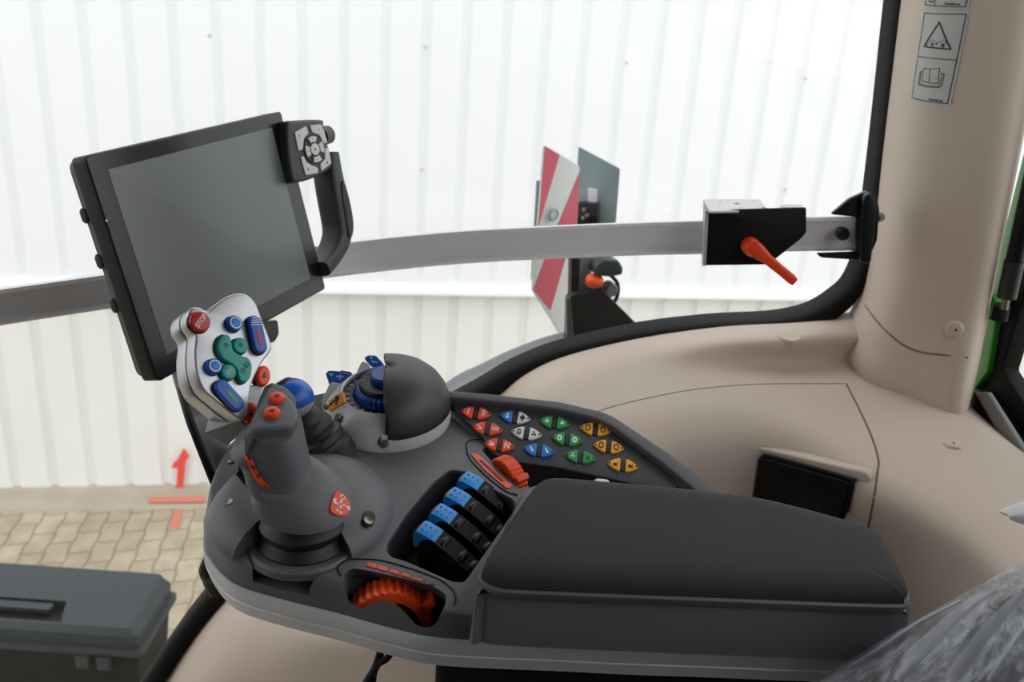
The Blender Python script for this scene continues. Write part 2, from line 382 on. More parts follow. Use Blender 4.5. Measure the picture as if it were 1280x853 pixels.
# ---- black toolbox on the tractor's step platform
TB_Z = H-1.6
tb = thing('toolbox', 'black plastic toolbox with recessed carrying handle outside below the window', 'toolbox', Zp(90, 800, TB_Z-.22))
TF = Fr((0, 0, TB_Z), (0, 0, 1))
back = Zp(209, 717, TB_Z); fr_ = Zp(191, 773, TB_Z)
x1 = back.x; yb = back.y; yf = fr_.y; x0 = x1-.62
def rbox(x0, x1, y0, y1, z, r=.02, n=5): return [V(p[0], p[1], z) for p in rnd([(x0, y0), (x1, y0), (x1, y1), (x0, y1)], r, n)]
yf2 = yf-.045
lid = loft('lid', [rbox(x0, x1+.022, yf2-.012, yb+.012, TB_Z-.085), rbox(x0, x1+.022, yf2-.012, yb+.012, TB_Z-.070),
                   rbox(x0, x1+.010, yf2, yb+.006, TB_Z-.068), rbox(x0, x1+.010, yf2, yb+.006, TB_Z-.03),
                   rbox(x0, x1-.004, yf2+.012, yb, TB_Z-.012), rbox(x0, x1-.008, yf, yb-.004, TB_Z-.001), rbox(x0, x1-.012, yf+.006, yb-.008, TB_Z)], M_box, tb, (True, True), 28)
loft('box_body', [rbox(x0+.01, x1-.012, yf2+.012, yb-.01, TB_Z-.28), rbox(x0+.002, x1+.006, yf2, yb, TB_Z-.086)], M_boxd, tb)
a = TF.hit(0, 746); b_ = TF.hit(88, 746); c_ = TF.hit(76, 774); dd = TF.hit(-20, 776)
yA, yB, xr = a[1], c_[1], b_[0]
cu = loft('c', [[V(x, y, z) for x, y in ((x1-.42, yB), (c_[0], yB), (b_[0], yA), (x1-.42, yA))] for z in (TB_Z-.03, TB_Z+.02)], M_boxd)
cut(lid, [cu])
loft('handle_recess', [[V(x, y, z) for x, y in ((x1-.415, yB+.003), (c_[0]-.003, yB+.003), (b_[0]-.003, yA-.003), (x1-.415, yA-.003))] for z in (TB_Z-.032, TB_Z-.026)], M_rub, tb)
loft('handle', [rbox(x1-.40, b_[0]-.03, yA-.035, yA-.008, z, .006, 3) for z in (TB_Z-.016, TB_Z-.004)], M_box, tb)
for i in range(2):
    xx = x1-.095-.055*i
    loft('latch', [rbox(xx, xx+.035, yf2-.020, yf2-.008, z, .003, 2) for z in (TB_Z-.125, TB_Z-.088)], M_box, tb)
pf = thing('step_platform', 'dark steel step platform under the black toolbox', 'platform', V(x1-.3, yf, TB_Z-.34))
loft('platform_deck', [rbox(x0-.1, x1+.02, yf2-.03, yb+.03, z, .01) for z in (TB_Z-.31, TB_Z-.281)], M_blk, pf)
for dx in (.1, .5): loft('platform_post', [rbox(x0+dx, x0+dx+.06, yf, yf+.06, z, .008) for z in (0, TB_Z-.305)], M_blk, pf)

# ================================================================== CAB SHELL
# beige trim over the wheel arch: rows from window seal towards the seat
COLS = [
 [(185, 890, 1.10), (215, 900, 1.06), (260, 915, 1.02), (380, 930, .95), (560, 945, .88)],
 [(222, 828, 1.12), (248, 836, 1.08), (292, 850, 1.03), (400, 862, .97), (580, 880, .90)],
 [(262, 773, 1.14), (285, 780, 1.10), (328, 792, 1.05), (430, 806, .98), (600, 830, .92)],
 [(310, 722, 1.16), (335, 730, 1.12), (378, 742, 1.07), (470, 757, 1.0), (620, 780, .94)],
 [(400, 640, 1.20), (425, 650, 1.16), (460, 662, 1.10), (540, 690, 1.03), (660, 730, .95)],
 [(510, 560, 1.25), (530, 570, 1.21), (560, 585, 1.14), (620, 625, 1.06), (700, 690, .96)],
 [(605, 508, 1.28), (622, 518, 1.24), (645, 540, 1.16), (680, 585, 1.08), (735, 665, .97)],
 [(654, 472, 1.30), (668, 484, 1.255), (690, 512, 1.17), (725, 560, 1.08), (755, 655, .98)],
 [(705, 449, 1.30), (716, 462, 1.255), (750, 494, 1.17), (785, 545, 1.06), (800, 650, .96)],
 [(800, 427, 1.30), (803, 440, 1.255), (825, 476, 1.17), (845, 533, 1.05), (850, 650, .95)],
 [(900, 413, 1.30), (900, 427, 1.255), (905, 465, 1.16), (925, 530, 1.03), (930, 655, .95)],
 [(985, 408, 1.30), (985, 424, 1.255), (987, 463, 1.16), (1003, 545, 1.02), (1000, 670, .94)],
 [(1040, 402, 1.30), (1048, 420, 1.25), (1055, 463, 1.15), (1070, 575, 1.0), (1060, 695, .93)],
 [(1075, 398, 1.30), (1085, 425, 1.25), (1098, 470, 1.14), (1120, 598, .99), (1110, 720, .92)],
 [(1130, 425, 1.30), (1138, 452, 1.25), (1142, 498, 1.13), (1172, 625, .97), (1155, 745, .91)],
 [(1195, 470, 1.28), (1200, 490, 1.22), (1202, 530, 1.10), (1238, 668, .94), (1210, 775, .90)],
 [(1290, 545, 1.22), (1290, 560, 1.15), (1300, 600, 1.04), (1335, 760, .90), (1300, 850, .87)],
]
ZL = [None]*4 + [-.60, -.545, -.505, -.484] + [-.476]*9
rows = []
def trim_pt(c, i, r):
    x, y, d = c[r]
    if r == 1 and i >= 7: return Yp(x, y, d-(.045 if i < 12 else .015))
    if r == 2 and i >= 8: return Zp(x, y, H-.472)
    if r == 2 and i == 7: return Zp(x, y, H-.486)
    if r in (3, 4) and i >= 4:
        p = Zp(c[3][0], c[3][1], H+ZL[i])
        return p if r == 3 else Yp(x, y, p.y-.035)
    return Yp(x, y-(7 if r == 0 else 0), d+(.02 if r == 0 else 0))
for r in range(5): rows.append([trim_pt(c, i, r) for i, c in enumerate(COLS)])
for r in range(0): rows.append([Yp(c[r][0], c[r][1]-(7 if r == 0 else 0), c[r][2]+(.02 if r == 0 else 0)) for c in COLS])
rows.append([p + V(.01, -.03, -.30) for p in rows[4]]); rows.append([p + V(.01, -.02, -.75) for p in rows[4]])
trim, BV = grid('wall_right', rows, M_beige, None, 6, sharp=80); structure(trim)
# outer skin under the sill so that the arch has thickness
# panel gap: groove following the arch
def on_line(px, lift=-.0005, bv=None):
    out = []
    for x, y in px:
        p, n = on(bv or BV, x, y); out.append(p + n*lift)
    return out
g1 = cat([V(x, y, 0) for x, y in ((728, 521), (765, 509), (810, 498), (870, 487), (940, 481), (1000, 480), (1058, 480))], 6)
g2 = cat([V(x, y, 0) for x, y in ((1058, 480), (1064, 492), (1078, 520), (1091, 550), (1098, 575), (1097, 590), (1092, 625), (1085, 660))], 5)
gr = tube('panel_gap', on_line([(p.x, p.y) for p in g1]), .0012, M_beiged, trim, 6, smooth=False)
gr = tube('panel_gap', on_line([(p.x, p.y) for p in g2]), .0016, M_beiged, trim, 6, smooth=False)
# pillar
PL = []
for lv in [
 [(1150, -160, 1.30), (1180, -160, 1.22), (1235, -160, 1.15), (1327, -160, 1.08), (1340, -160, 1.13)],
 [(1129, 0, 1.30), (1158, 0, 1.225), (1215, 0, 1.15), (1300, 0, 1.08), (1313, 0, 1.13)],
 [(1117, 100, 1.30), (1146, 100, 1.225), (1203, 100, 1.15), (1281, 100, 1.08), (1293, 100, 1.13)],
 [(1105, 200, 1.30), (1135, 200, 1.225), (1188, 200, 1.15), (1262, 200, 1.08), (1274, 200, 1.13)],
 [(1095, 295, 1.30), (1121, 300, 1.225), (1170, 300, 1.15), (1243, 300, 1.08), (1254, 300, 1.13)],
 [(1083, 362, 1.30), (1105, 375, 1.22), (1150, 385, 1.15), (1224, 390, 1.08), (1237, 390, 1.13)],
 [(1066, 400, 1.29), (1088, 425, 1.215), (1138, 440, 1.145), (1210, 450, 1.08), (1225, 450, 1.13)],
 [(1052, 430, 1.27), (1078, 460, 1.20), (1130, 492, 1.14), (1200, 500, 1.08), (1215, 500, 1.13)],
 [(1050, 462, 1.26), (1080, 490, 1.19), (1130, 535, 1.135), (1194, 545, 1.08), (1210, 545, 1.13)]]:
    low = max(0, (lv[3][1]-400)/145)
    dy = [.025, -.022+.02*low, -.005+.005*low, .035-.035*low, .055-.04*low]
    PL.append([Yp(p[0]-(9 if i == 0 else 0), p[1], p[2]+dy[i]) for i, p in enumerate(lv)])
pil, PB = grid('wall_rear_pillar', PL, M_beige, None, 5, sharp=80); structure(pil)
pp, pn = on(PB, 1185, 72)
tube('panel_gap', [on(PB, x, y)[0] for x, y in ((1082, 382), (1095, 400), (1112, 418), (1130, 432), (1150, 440), (1180, 444), (1210, 447))], .0014, M_beiged, pil, 6)
# plugs
def plug(bv, px, py, r, lab):
    p, n = on(bv, px, py); f = Fr(p, n)
    t = thing('trim_plug', lab, 'plug', p, 'round beige plugs in the cab trim')
    lathe('plug_cap', f, [(0, .004), (r*.4, .0042), (r*.8, .003), (r, 0), (r, -.003)], M_beige, t, n=28)
    lathe('plug_hole', Fr(f.P(r*.12, 0, .0042), n), [(0, .0003), (.0016, .0003), (.0016, -.002)], M_ink, t, n=10)
plug(PB, 1193, 412, .0115, 'round beige plug on the pillar above its horizontal seam')
plug(BV, 1190, 558, .0105, 'round beige plug on the ledge below the pillar')
p, n = on(BV, 986, 421)
o = lathe('sill_cap', Fr(p, (n+V(0, 0, .6)).normalized()), [(0, .001), (.016, .001), (.0172, -.004)], M_beige, n=28); tag(o, 'shallow round beige cap on the sill under the window corner', 'cap')
# wheel-arch recess cover (black)
cn = [on(BV, x, y)[0] for x, y in ((952, 572), (1066, 602), (1052, 648), (945, 625))]
nn = (cn[1]-cn[0]).cross(cn[3]-cn[0]); nn = nn if nn.y < 0 else -nn
AF = Fr(sum(cn, Vector())/4, nn, (1, 0, 0))
ac = thing('recess_pocket', 'glossy black rounded pocket set into the beige wheel arch panel', 'pocket', AF.o)
plate('pocket_frame', AF, rnd(hp(AF, [(940, 557), (1092, 592), (1075, 665), (930, 640)]), .014), -.02, .0015, M_beige, ac, .003, holes=[rnd(hp(AF, [(950, 567), (1070, 600), (1055, 652), (941, 632)]), .01)])
plate('pocket_cover', AF, rnd(hp(AF, [(950, 567), (1070, 600), (1055, 652), (941, 632)]), .010), -.02, .006, M_blk, ac, .005)
tube('cover_lip', [AF.hit3(x, y, .0055) for x, y in ((954, 572), (965, 571), (1060, 598), (1066, 604), (1058, 640))], .0022, M_blk, ac)

# seal round the window: outer (trim) and inner (glass) edge
SO = [(185, 890, 1.11), (222, 828, 1.13), (262, 773, 1.15), (310, 722, 1.17), (400, 640, 1.21), (510, 560, 1.26), (605, 508, 1.29), (654, 472, 1.31), (705, 449, 1.31), (800, 427, 1.31), (900, 413, 1.31), (985, 409, 1.31), (1030, 404, 1.31), (1058, 388, 1.31), (1078, 362, 1.31), (1090, 320, 1.31), (1105, 205, 1.31), (1117, 100, 1.31), (1129, 0, 1.31), (1150, -160, 1.31)]
SI = [(160, 878, 1.12), (203, 812, 1.14), (243, 757, 1.16), (290, 705, 1.18), (380, 622, 1.22), (490, 540, 1.27), (590, 485, 1.30), (640, 456, 1.32), (700, 433, 1.32), (798, 411, 1.32), (890, 400, 1.32), (965, 396, 1.32), (1010, 387, 1.32), (1040, 370, 1.32), (1062, 348, 1.32), (1078, 300, 1.32), (1091, 205, 1.32), (1103, 100, 1.32), (1114, 0, 1.32), (1134, -160, 1.32)]
win = structure(bpy.data.objects.new('window_1', None)); C.objects.link(win); win.location = Yp(700, 430, 1.3)
so = [Yp(*p) for p in SO]; si = [Yp(*p) for p in SI]
mid1 = [a*.75+b*.25+V(0, -.014, 0) for a, b in zip(so, si)]; mid2 = [a*.2+b*.8+V(0, -.014, 0) for a, b in zip(so, si)]
bk = [a*.4+b*.6+V(0, .03, 0) for a, b in zip(so, si)]
grid('window_seal', [[p+V(0, .03, 0) for p in so], so, mid1, mid2, si, [p+V(0, .03, 0) for p in si]], mat('black window seal', '#080808', .7, spec=.25), win, 4)
# green cab edge beneath the seal
tube('green_edge', [a+V(0, .004, -.006) for a in cat(so[:8], 4)], .004, M_green, win, 8, smooth=False)
# window pane: closes the opening from the seal up to the roof and forward to the front pillar
def glass_mat():
    m = bpy.data.materials.new('clear cab glass'); m.use_nodes = True; nt = m.node_tree; nt.nodes.clear()
    o = nt.nodes.new('ShaderNodeOutputMaterial'); mx = nt.nodes.new('ShaderNodeMixShader'); t = nt.nodes.new('ShaderNodeBsdfTransparent'); g = nt.nodes.new('ShaderNodeBsdfGlossy'); f = nt.nodes.new('ShaderNodeLayerWeight'); pw = nt.nodes.new('ShaderNodeMath'); ml = nt.nodes.new('ShaderNodeMath')
    f.inputs[0].default_value = .5; pw.operation = 'POWER'; pw.inputs[1].default_value = 5; ml.operation = 'MULTIPLY_ADD'; ml.inputs[1].default_value = .4; ml.inputs[2].default_value = .012; nt.links.new(f.outputs['Facing'], pw.inputs[0]); nt.links.new(pw.outputs[0], ml.inputs[0]); g.inputs['Roughness'].default_value = .0; t.inputs[0].default_value = (.975, .985, .98, 1)
    nt.links.new(ml.outputs[0], mx.inputs[0]); nt.links.new(t.outputs[0], mx.inputs[1]); nt.links.new(g.outputs[0], mx.inputs[2]); nt.links.new(mx.outputs[0], o.inputs[0]); return m
M_glass = glass_mat()
base = [p + V(0, .012, 0) for p in cat(si[:19], 3)]
topz = H+.62
vs = []; fs = []
for p in base: vs += [p, V(p.x-.0, 1.32+.02, topz) if p.x > -.9 else V(p.x, 1.32, topz)]
fs = [(2*i, 2*i+2, 2*i+3, 2*i+1) for i in range(len(base)-1)]
# columns must be vertical: rebuild as one n-gon in the window plane
WY = Fr((0, 1.335, H), (0, -1, 0), (1, 0, 0))
poly = [(p.x, p.z-H) for p in cat([Yp(x, y, 1.335) for x, y, _ in SI], 3)]
poly = [(-2.1, -2.2), (poly[0][0]-.15, -2.2)] + poly + [(poly[-1][0]+.02, .62), (-2.1, .62)]
plate('pane', WY, [(a, b) for a, b in poly], -.002, .002, M_glass, win)

# rear window opening at the right
RF = Fr(V(.66, 1.1, H-.4), V(-1, -.08, 0), (0, -1, 0))
rw = structure(bpy.data.objects.new('window_2', None)); C.objects.link(rw); rw.location = RF.o
plate('green_frame', RF, hp(RF, [(1292, 140), (1292, 200), (1262, 330), (1244, 405), (1234, 465), (1212, 495), (1208, 480), (1232, 380), (1262, 260)]), -.03, 0, M_green, rw, .002)
plate('pane', RF, hp(RF, [(1300, 300), (1250, 460), (1330, 640), (1500, 700), (1500, 0), (1330, 100)], -.04), -.044, -.040, M_glass, rw)
plate('window_seal', RF, rnd(hp(RF, [(1310, 90), (1250, 340), (1226, 470), (1214, 492), (1330, 700), (1350, 700), (1350, 600), (1280, 504), (1253, 462), (1281, 370), (1340, 130)], -.01), .004), -.035, -.008, mat('black window seal', '#080808', .7, spec=.25), rw, .004)
bx = thing('rear_ledge_box', 'black box section with a grey strip below the rear window', 'housing', RF.hit3(1245, 560, .02))
plate('housing_body', RF, rnd(hp(RF, [(1203, 490), (1226, 487), (1330, 640), (1340, 760), (1300, 700), (1204, 522)], .012), .006), -.05, .022, M_blk, bx, .005)
plate('grey_strip', RF, rnd(hp(RF, [(1218, 491), (1233, 490), (1300, 596), (1300, 634)], .026), .003), .018, .026, M_fend, bx, .002)
gs = thing('gas_strut', 'black gas strut with ball joint on the green rear frame', 'gas strut', RF.hit3(1246, 390, .03))
a = RF.hit3(1259, 368, .035); b = RF.hit3(1300, 180, .05); d = (b-a)
tube('cylinder', [a, a+d*1.6], .0105, M_blk, gs, 16, smooth=False)
tube('cylinder_collar', [a-d.normalized()*.004, a+d.normalized()*.045], .0118, mat('grey black collar', '#2c2d2c', .4), gs, 16, smooth=False)
tube('rod', [a-d.normalized()*.02, a], .005, M_scr, gs, 10, smooth=False)
e = RF.hit3(1251, 389, .03)
tube('ball_joint', [e-d.normalized()*.012, e+d.normalized()*.008], lambda t: .0125 if .2 < t < .8 else .010, M_blkm, gs, 16, sub=2)
plate('joint_bracket', RF, rnd(hp(RF, [(1231, 372), (1248, 366), (1256, 376), (1244, 398), (1230, 398)], .01), .004), .0, .022, M_green, gs, .003)
plate('bracket_plate', RF, rnd(hp(RF, [(1228, 374), (1238, 366), (1240, 400), (1226, 394)], .004), .003), -.006, .012, M_blk, gs, .002)

# stickers on the pillar
def conform(o, n):
    me = o.data; bm = bmesh.new(); bm.from_mesh(me); bmesh.ops.triangulate(bm, faces=bm.faces)
    for _ in range(4):
        es = [e for e in bm.edges if e.calc_length() > .006]
        if not es: break
        bmesh.ops.subdivide_edges(bm, edges=es, cuts=1); bmesh.ops.triangulate(bm, faces=[f for f in bm.faces if len(f.verts) > 3])
    for v in bm.verts:
        h = PB.ray_cast(v.co + n*.03, -n)
        if h[0] is not None: v.co = h[0] + n*((v.co-CONF[0]).dot(n)+.0012)
    bm.to_mesh(me); bm.free(); me.polygons.foreach_set('use_smooth', [True]*len(me.polygons))
CONF = [None]
def sticker(name, lab, TL, TR, BR, BL, parts):
    P4 = [on(PB, *q)[0] for q in (TL, TR, BR, BL)]
    n = (P4[1]-P4[0]).cross(P4[3]-P4[0]); n = n if n.y < 0 else -n
    f = Fr(sum(P4, Vector())/4, n, (P4[1]-P4[0]))
    t = thing(name, lab, 'sticker', f.o, 'safety stickers on the pillar')
    plate('sticker_face', f, rnd(hp(f, [TL, TR, BR, BL]), .002), -.0006, .0, M_head, t)
    parts(t, f); CONF[0] = f.o
    for o in [q for q in bpy.data.objects if q.parent == t]: conform(o, f.n)
    return f
def frame_line(nm, t, f, a, b, w=.0006, m=None):
    p = Vector(f.hit(*a)); q = Vector(f.hit(*b)); d = (q-p).normalized(); s = Vector((-d.y, d.x))*w
    return plate(nm, f, [tuple(p+s), tuple(q+s), tuple(q-s), tuple(p-s)], .0001, .0004, m or M_navy, t)
def z7(x, y): return (1130+x/6.09, y/6.09)
def st2(t, f):
    c = [z7(165, 97), z7(480, 108), z7(360, 785), z7(70, 742)]
    join([frame_line('border', t, f, c[i], c[(i+1) % 4], .0005) for i in range(4)] + [frame_line('border', t, f, z7(115, 425), z7(415, 455), .0005)])
    tr = [z7(305, 155), z7(390, 378), z7(165, 355)]; cx = sum(p[0] for p in tr)/3; cy = sum(p[1] for p in tr)/3
    inn = [(cx+(x-cx)*.84, cy+(y-cy)*.84) for x, y in tr]
    plate('warning_triangle', f, rnd(hp(f, tr), .002), .0001, .0005, M_navy, t, holes=[hp(f, inn)])
    ws = []
    for x, y, r in ((205, 335, 9), (250, 335, 15), (284, 328, 10), (330, 342, 18)):
        u, v = f.hit(*z7(x, y)); ws.append(plate('tractor_symbol', f, circ(r*.000125, 16, u, v), .0001, .0006, M_navy, t, holes=[circ(r*.00005, 10, u, v)]))
    for pl in ([(205, 318), (238, 315), (240, 300), (262, 300), (266, 318), (262, 325)], [(290, 318), (318, 320), (322, 306), (346, 308), (350, 325), (345, 330)]):
        for i in range(len(pl)-1): ws.append(frame_line('tractor_symbol', t, f, z7(*pl[i]), z7(*pl[i+1]), .00025))
    join(ws)
    bk = [[(183, 515), (238, 520), (232, 625), (172, 612), (183, 515)], [(238, 520), (310, 515), (298, 630), (232, 625)], [(170, 535), (148, 545), (135, 640), (205, 655), (300, 662), (325, 650), (340, 560), (318, 550)], [(160, 535), (150, 635), (215, 645), (305, 655), (328, 560)]]
    join([frame_line('manual_symbol', t, f, z7(*pl[i]), z7(*pl[i+1]), .0004) for pl in bk for i in range(len(pl)-1)])
    u, v = f.hit(*z7(280, 758)); text('sticker_number', '735.870.095.1980', f, u, v, .0028, M_navy, t, .0002, rot=-.02)
def st1(t, f):
    c = [z7(172, 20), z7(488, 50), z7(498, -260), z7(210, -270)]
    join([frame_line('border', t, f, z7(168, 35), z7(488, 50), .0005), frame_line('border', t, f, z7(488, 50), z7(545, -260), .0005), frame_line('border', t, f, z7(168, 35), z7(205, -260), .0005), frame_line('border', t, f, z7(265, 40), z7(275, -40), .0005)])
    join([frame_line('hand_symbol', t, f, z7(*a), z7(*b), .0008) for a, b in (((205, 0), (225, 12)), ((225, 12), (250, 10)), ((250, 10), (255, -8)))])
    u, v = f.hit(*z7(400, 28)); text('sticker_number', '735.810.095.110', f, u, v, .003, M_navy, t, .0002, rot=-.02)
sticker('safety_sticker', 'grey safety sticker with warning triangle above an open book on the pillar', (1155.5, 11.5), (1212, 14), (1191.6, 132.7), (1138, 125.6), st2)
sticker('safety_sticker', 'upper safety sticker on the pillar, cut off by the top of the photo', (1168, -60), (1222, -60), (1213, 11), (1156, 6), st1)

# room shell out of view: roof, rear wall, near side and front closed to cut light
structure(mk('ceiling', [V(-1.5, -.75, H+.62), V(.75, -.75, H+.62), V(.75, 1.36, H+.62), V(-1.5, 1.36, H+.62)], [(0, 1, 2, 3)], M_lining))
structure(mk('wall_left_light_block', [V(-1.5, -.62, H-1.5), V(.75, -.62, H-1.5), V(.75, -.62, H+.62), V(-1.5, -.62, H+.62)], [(0, 1, 2, 3)], M_lining))  # unseen, closed over the door glass to darken the cab
structure(mk('wall_rear', [V(.75, -.62, H-1.5), V(.75, 1.0, H-1.5), V(.75, 1.0, H-.15), V(.75, -.62, H-.15)], [(0, 1, 2, 3)], M_lining))
structure(mk('wall_front_light_block', [V(-1.5, -.62, H-1.5), V(-1.5, .7, H-1.5), V(-1.5, .7, H-.1), V(-1.5, -.62, H-.1)], [(0, 1, 2, 3)], M_lining))  # added across most of the windshield to keep light off the pillar
structure(mk('floor', [V(-.7, -.7, H-1.45), V(.75, -.7, H-1.45), V(.75, .95, H-1.45), V(-.4, .85, H-1.45)], [(0, 1, 2, 3)], M_blkm))
# ================================================================== ALUMINIUM RAIL
RP = [(-60, 392, 1.0), (0, 383, 1.04), (130, 364, 1.10), (300, 340, 1.155), (440, 322, 1.185), (570, 309, 1.205), (700, 302, 1.215), (800, 298, 1.215), (880, 296, 1.205), (960, 293, 1.195), (1075, 291, 1.175)]
rp = cat([Yp(*p) for p in RP], 5)
rail = thing('accessory_rail', 'curved aluminium rail running across the inside of the side window', 'rail', rp[0])
prof = [(-.0215, 0), (-.0215, -.006), (-.0175, -.008), (-.0155, -.004), (-.012, -.003), (.012, -.003), (.0155, -.004), (.0175, -.008), (.0215, -.006), (.0215, .0), (.019, .012), (-.019, .012)]
rings = []
for i, p in enumerate(rp):
    t = rp[min(i+1, len(rp)-1)]-rp[max(i-1, 0)]; t.normalize(); s = V(0, 0, 1).cross(t).normalized(); up = t.cross(s); s = s if s.y > 0 else -s; up = up if up.z > 0 else -up
    rings.append([p + up*a*1.04 + s*b for a, b in prof])
loft('rail_profile', rings, M_alu, rail, sharp=20)
EF = Fr(Yp(1060, 291, 1.165), V(-.1, -1, .05), (1, 0, 0))
lathe('end_bolt', EF.sub(1054, 293, .006), [(0, .003), (.007, .004), (.0085, 0), (.0085, -.01)], M_blk, rail, n=20)
plate('end_bracket', EF, rnd(hp(EF, [(1038, 268), (1062, 248), (1080, 240), (1094, 241), (1099, 262), (1096, 300), (1084, 326), (1060, 324), (1026, 322), (1020, 317), (1070, 315), (1070, 271)], -.004), .004), -.012, .0, M_blk, rail, .003)
plate('bracket_flange', EF, rnd(hp(EF, [(1078, 246), (1090, 240), (1096, 256), (1088, 330), (1074, 328)], .01), .006), -.02, .014, M_blk, rail, .004)
f2 = EF.sub(1097, 272, -.01)
lathe('bracket_bolt', Fr(f2.o, V(-.6, -.8, .1)), [(0, .010), (.006, .0095), (.007, .004), (.006, .002), (.006, -.012)], M_scr, rail, n=18)
# clamp with lever
CF = Fr(Yp(940, 293, 1.15), V(-.03, -1, .04), (1, 0, 0))
cl = thing('rail_clamp', 'black steel clamp with a red lever sliding on the aluminium rail', 'clamp', CF.o)
plate('clamp_plate', CF, rnd(hp(CF, [(886, 263), (1008, 259.5), (1008, 291), (1000, 300), (968, 325), (958, 331), (882, 332), (879, 331)]), .003), -.004, 0, M_blk, cl, .001)
plate('clamp_back', CF, rnd(hp(CF, [(884, 254), (960, 260), (950, 322), (886, 322)], -.075), .003), -.078, -.074, M_blk, cl, .001)
TPF = Fr(CF.hit3(920, 262, -.004), V(0, -.05, 1), (1, 0, 0))
tpo = [(879, 249), (950, 249), (956, 258), (945, 263), (887, 264)]
def tp(px): return rnd(hp(TPF, px), .002)
hl = [circ(.0022, 12, *TPF.hit(x, y)) for x, y in ((900, 251.5), (941, 251.5), (926, 260))] + [circ(.0042, 16, *TPF.hit(921, 254.5))]
plate('clamp_top', TPF, tp(tpo), -.003, .0, M_silm, cl, .0005, holes=hl)
plate('clamp_tab', TPF, tp([(976, 259), (1003, 259), (1003, 255.5), (976, 255.5)]), -.003, .0, M_silm, cl, .0005)
LFm = Fr(CF.hit3(881, 290, -.01), V(-1, -.1, 0), (0, -1, 0))
loft('clamp_side', [[CF.hit3(x, y, w) for x, y in q] for w, q in ((.0005, ((882, 264), (886, 264), (882.5, 332.5), (878.5, 332.5))), (-.07, ((879, 250), (881, 250), (880, 331), (877, 331))))], mat('pale steel side', '#b9bdc0', .4, metal=.2), cl)
lv = lathe('lever_hub', CF.sub(937, 307, 0), [(0, .024), (.008, .024), (.0105, .020), (.0115, .0), (.0115, -.002)], M_orr, cl, n=24)
la = CF.hit3(938, 306, .018); le = CF.hit3(988, 347, .030)
q = CF.sub(938, 306, .014)
dv = Vector(CF.hit(988, 347, .02))-Vector(CF.hit(938, 306, .02)); L = dv.length; ang = math.atan2(dv.y, dv.x)
rr = []
for i, (s, w, h) in enumerate(((-.006, .006, .006), (0, .0100, .010), (.012, .0095, .009), (.025, .0068, .007), (L*.7, .006, .006), (L-.003, .0062, .006), (L+.002, .005, .005))):
    cpt = q.P(s*math.cos(ang), s*math.sin(ang), .004+.012*max(0, s)/L); sd = q.ex*(-math.sin(ang))+q.ey*math.cos(ang)
    rr.append([cpt + sd*w*a + q.n*h*b for a, b in rnd([(-1, -1), (1, -1), (1, 1), (-1, 1)], .5, 3)])
loft('lever', rr, M_orr, cl, sharp=50)
lathe('lever_screw', CF.sub(940, 308, .024), [(0, .0006), (.0035, .001), (.004, 0), (.004, -.004)], M_blk, cl, n=14)
# ================================================================== ARMREST CONSOLE
TN = V(0, -.14, 1)
T = Fr(V(-.1, .6, H-.455), TN, (1, 0, 0))                     # console top: slightly tipped towards the driver
def Tz(p, off=0): return H-.455+.14*(p.y-.6)+off
con = thing('armrest_console', 'dark grey tractor armrest console with silver rail, padded armrest and coloured key panel', 'armrest console', T.hit3(620, 700, -.05))
A = [T.hit3(*q) for q in ((264, 600), (261, 622), (266, 650), (292, 692), (343, 712), (400, 723), (470, 743), (566, 768), (700, 777), (860, 782), (1118, 789))]
B = [Zp(x, y, H-.48) for x, y in ((260, 640), (257, 668), (260, 694), (291, 729), (348, 749), (420, 767), (492, 787), (556, 799), (700, 806), (860, 813), (1118, 817))]
far = [V(.317, .66, 0), V(.295, .73, 0), V(.13, .742, 0), V(.05, .742, 0)] + [T.hit3(*q) for q in ((655, 600), (606, 551), (565, 514), (556, 494), (480, 484), (392, 492), (330, 520), (285, 558))]
A = A + [V(p.x, p.y, 0) for p in far]; A = [V(p.x, p.y, Tz(p)) for p in A]
B = B + [V(p.x-.003, p.y+.002, 0) for p in far]; B = [V(p.x, p.y, H-.48) for p in B]
Ar = cat(A, 5, True); Br = cat(B, 5, True)
def proj(p, off=0): return V(p.x, p.y, Tz(p, off))
ring1 = [proj(p, 0) for p in offs(Ar, .005)]; ring2 = [proj(p, -.0012) for p in offs(Ar, .0018)]
mid = [a*.5+b*.5 + V(0, 0, 0) for a, b in zip(Ar, Br)]
body = loft('console_body', [ring1, ring2, [p-V(0, 0, .004) for p in Ar], mid, Br], M_shell, con, sharp=28)
# pockets
well = [(482, 683), (485, 696), (507, 702), (566, 728), (581, 729), (646, 635), (643, 625), (608, 607), (587, 590), (562, 587), (541, 604), (507, 644)]
wl = rnd([T.hit(*q) for q in well], .006, 4)
c1 = plate('c', T, wl, -.2, .05, M_shell)
PF = Fr(T.hit3(492, 738), V(-.05, -.62, .78), (1, 0, 0))
pk = [(428, 716), (437, 706), (456, 709), (500, 719), (541, 731), (558, 743), (557, 760), (547, 779), (535, 784), (520, 781), (508, 768), (493, 754), (476, 750), (462, 754), (450, 758), (434, 750), (427, 736)]
pko = rnd([PF.hit(*q) for q in pk], .004, 3)
c2 = plate('c', PF, pko, -.036, .05, M_shell)
# boot well
G = T.hit3(379, 674)
GT = Fr(G, V(0, 0, 1), (1, 0, 0))
c3 = loft('c', [[V(G.x+.047*math.cos(a), G.y+.047*math.sin(a), z) for a in [2*PI*i/40 for i in range(40)]] for z in (H-.47, H-.38)], M_shell)
# front step: level with the boot, left of it
fs_ = [(296, 640), (300, 697), (350, 706), (430, 700), (380, 640)]
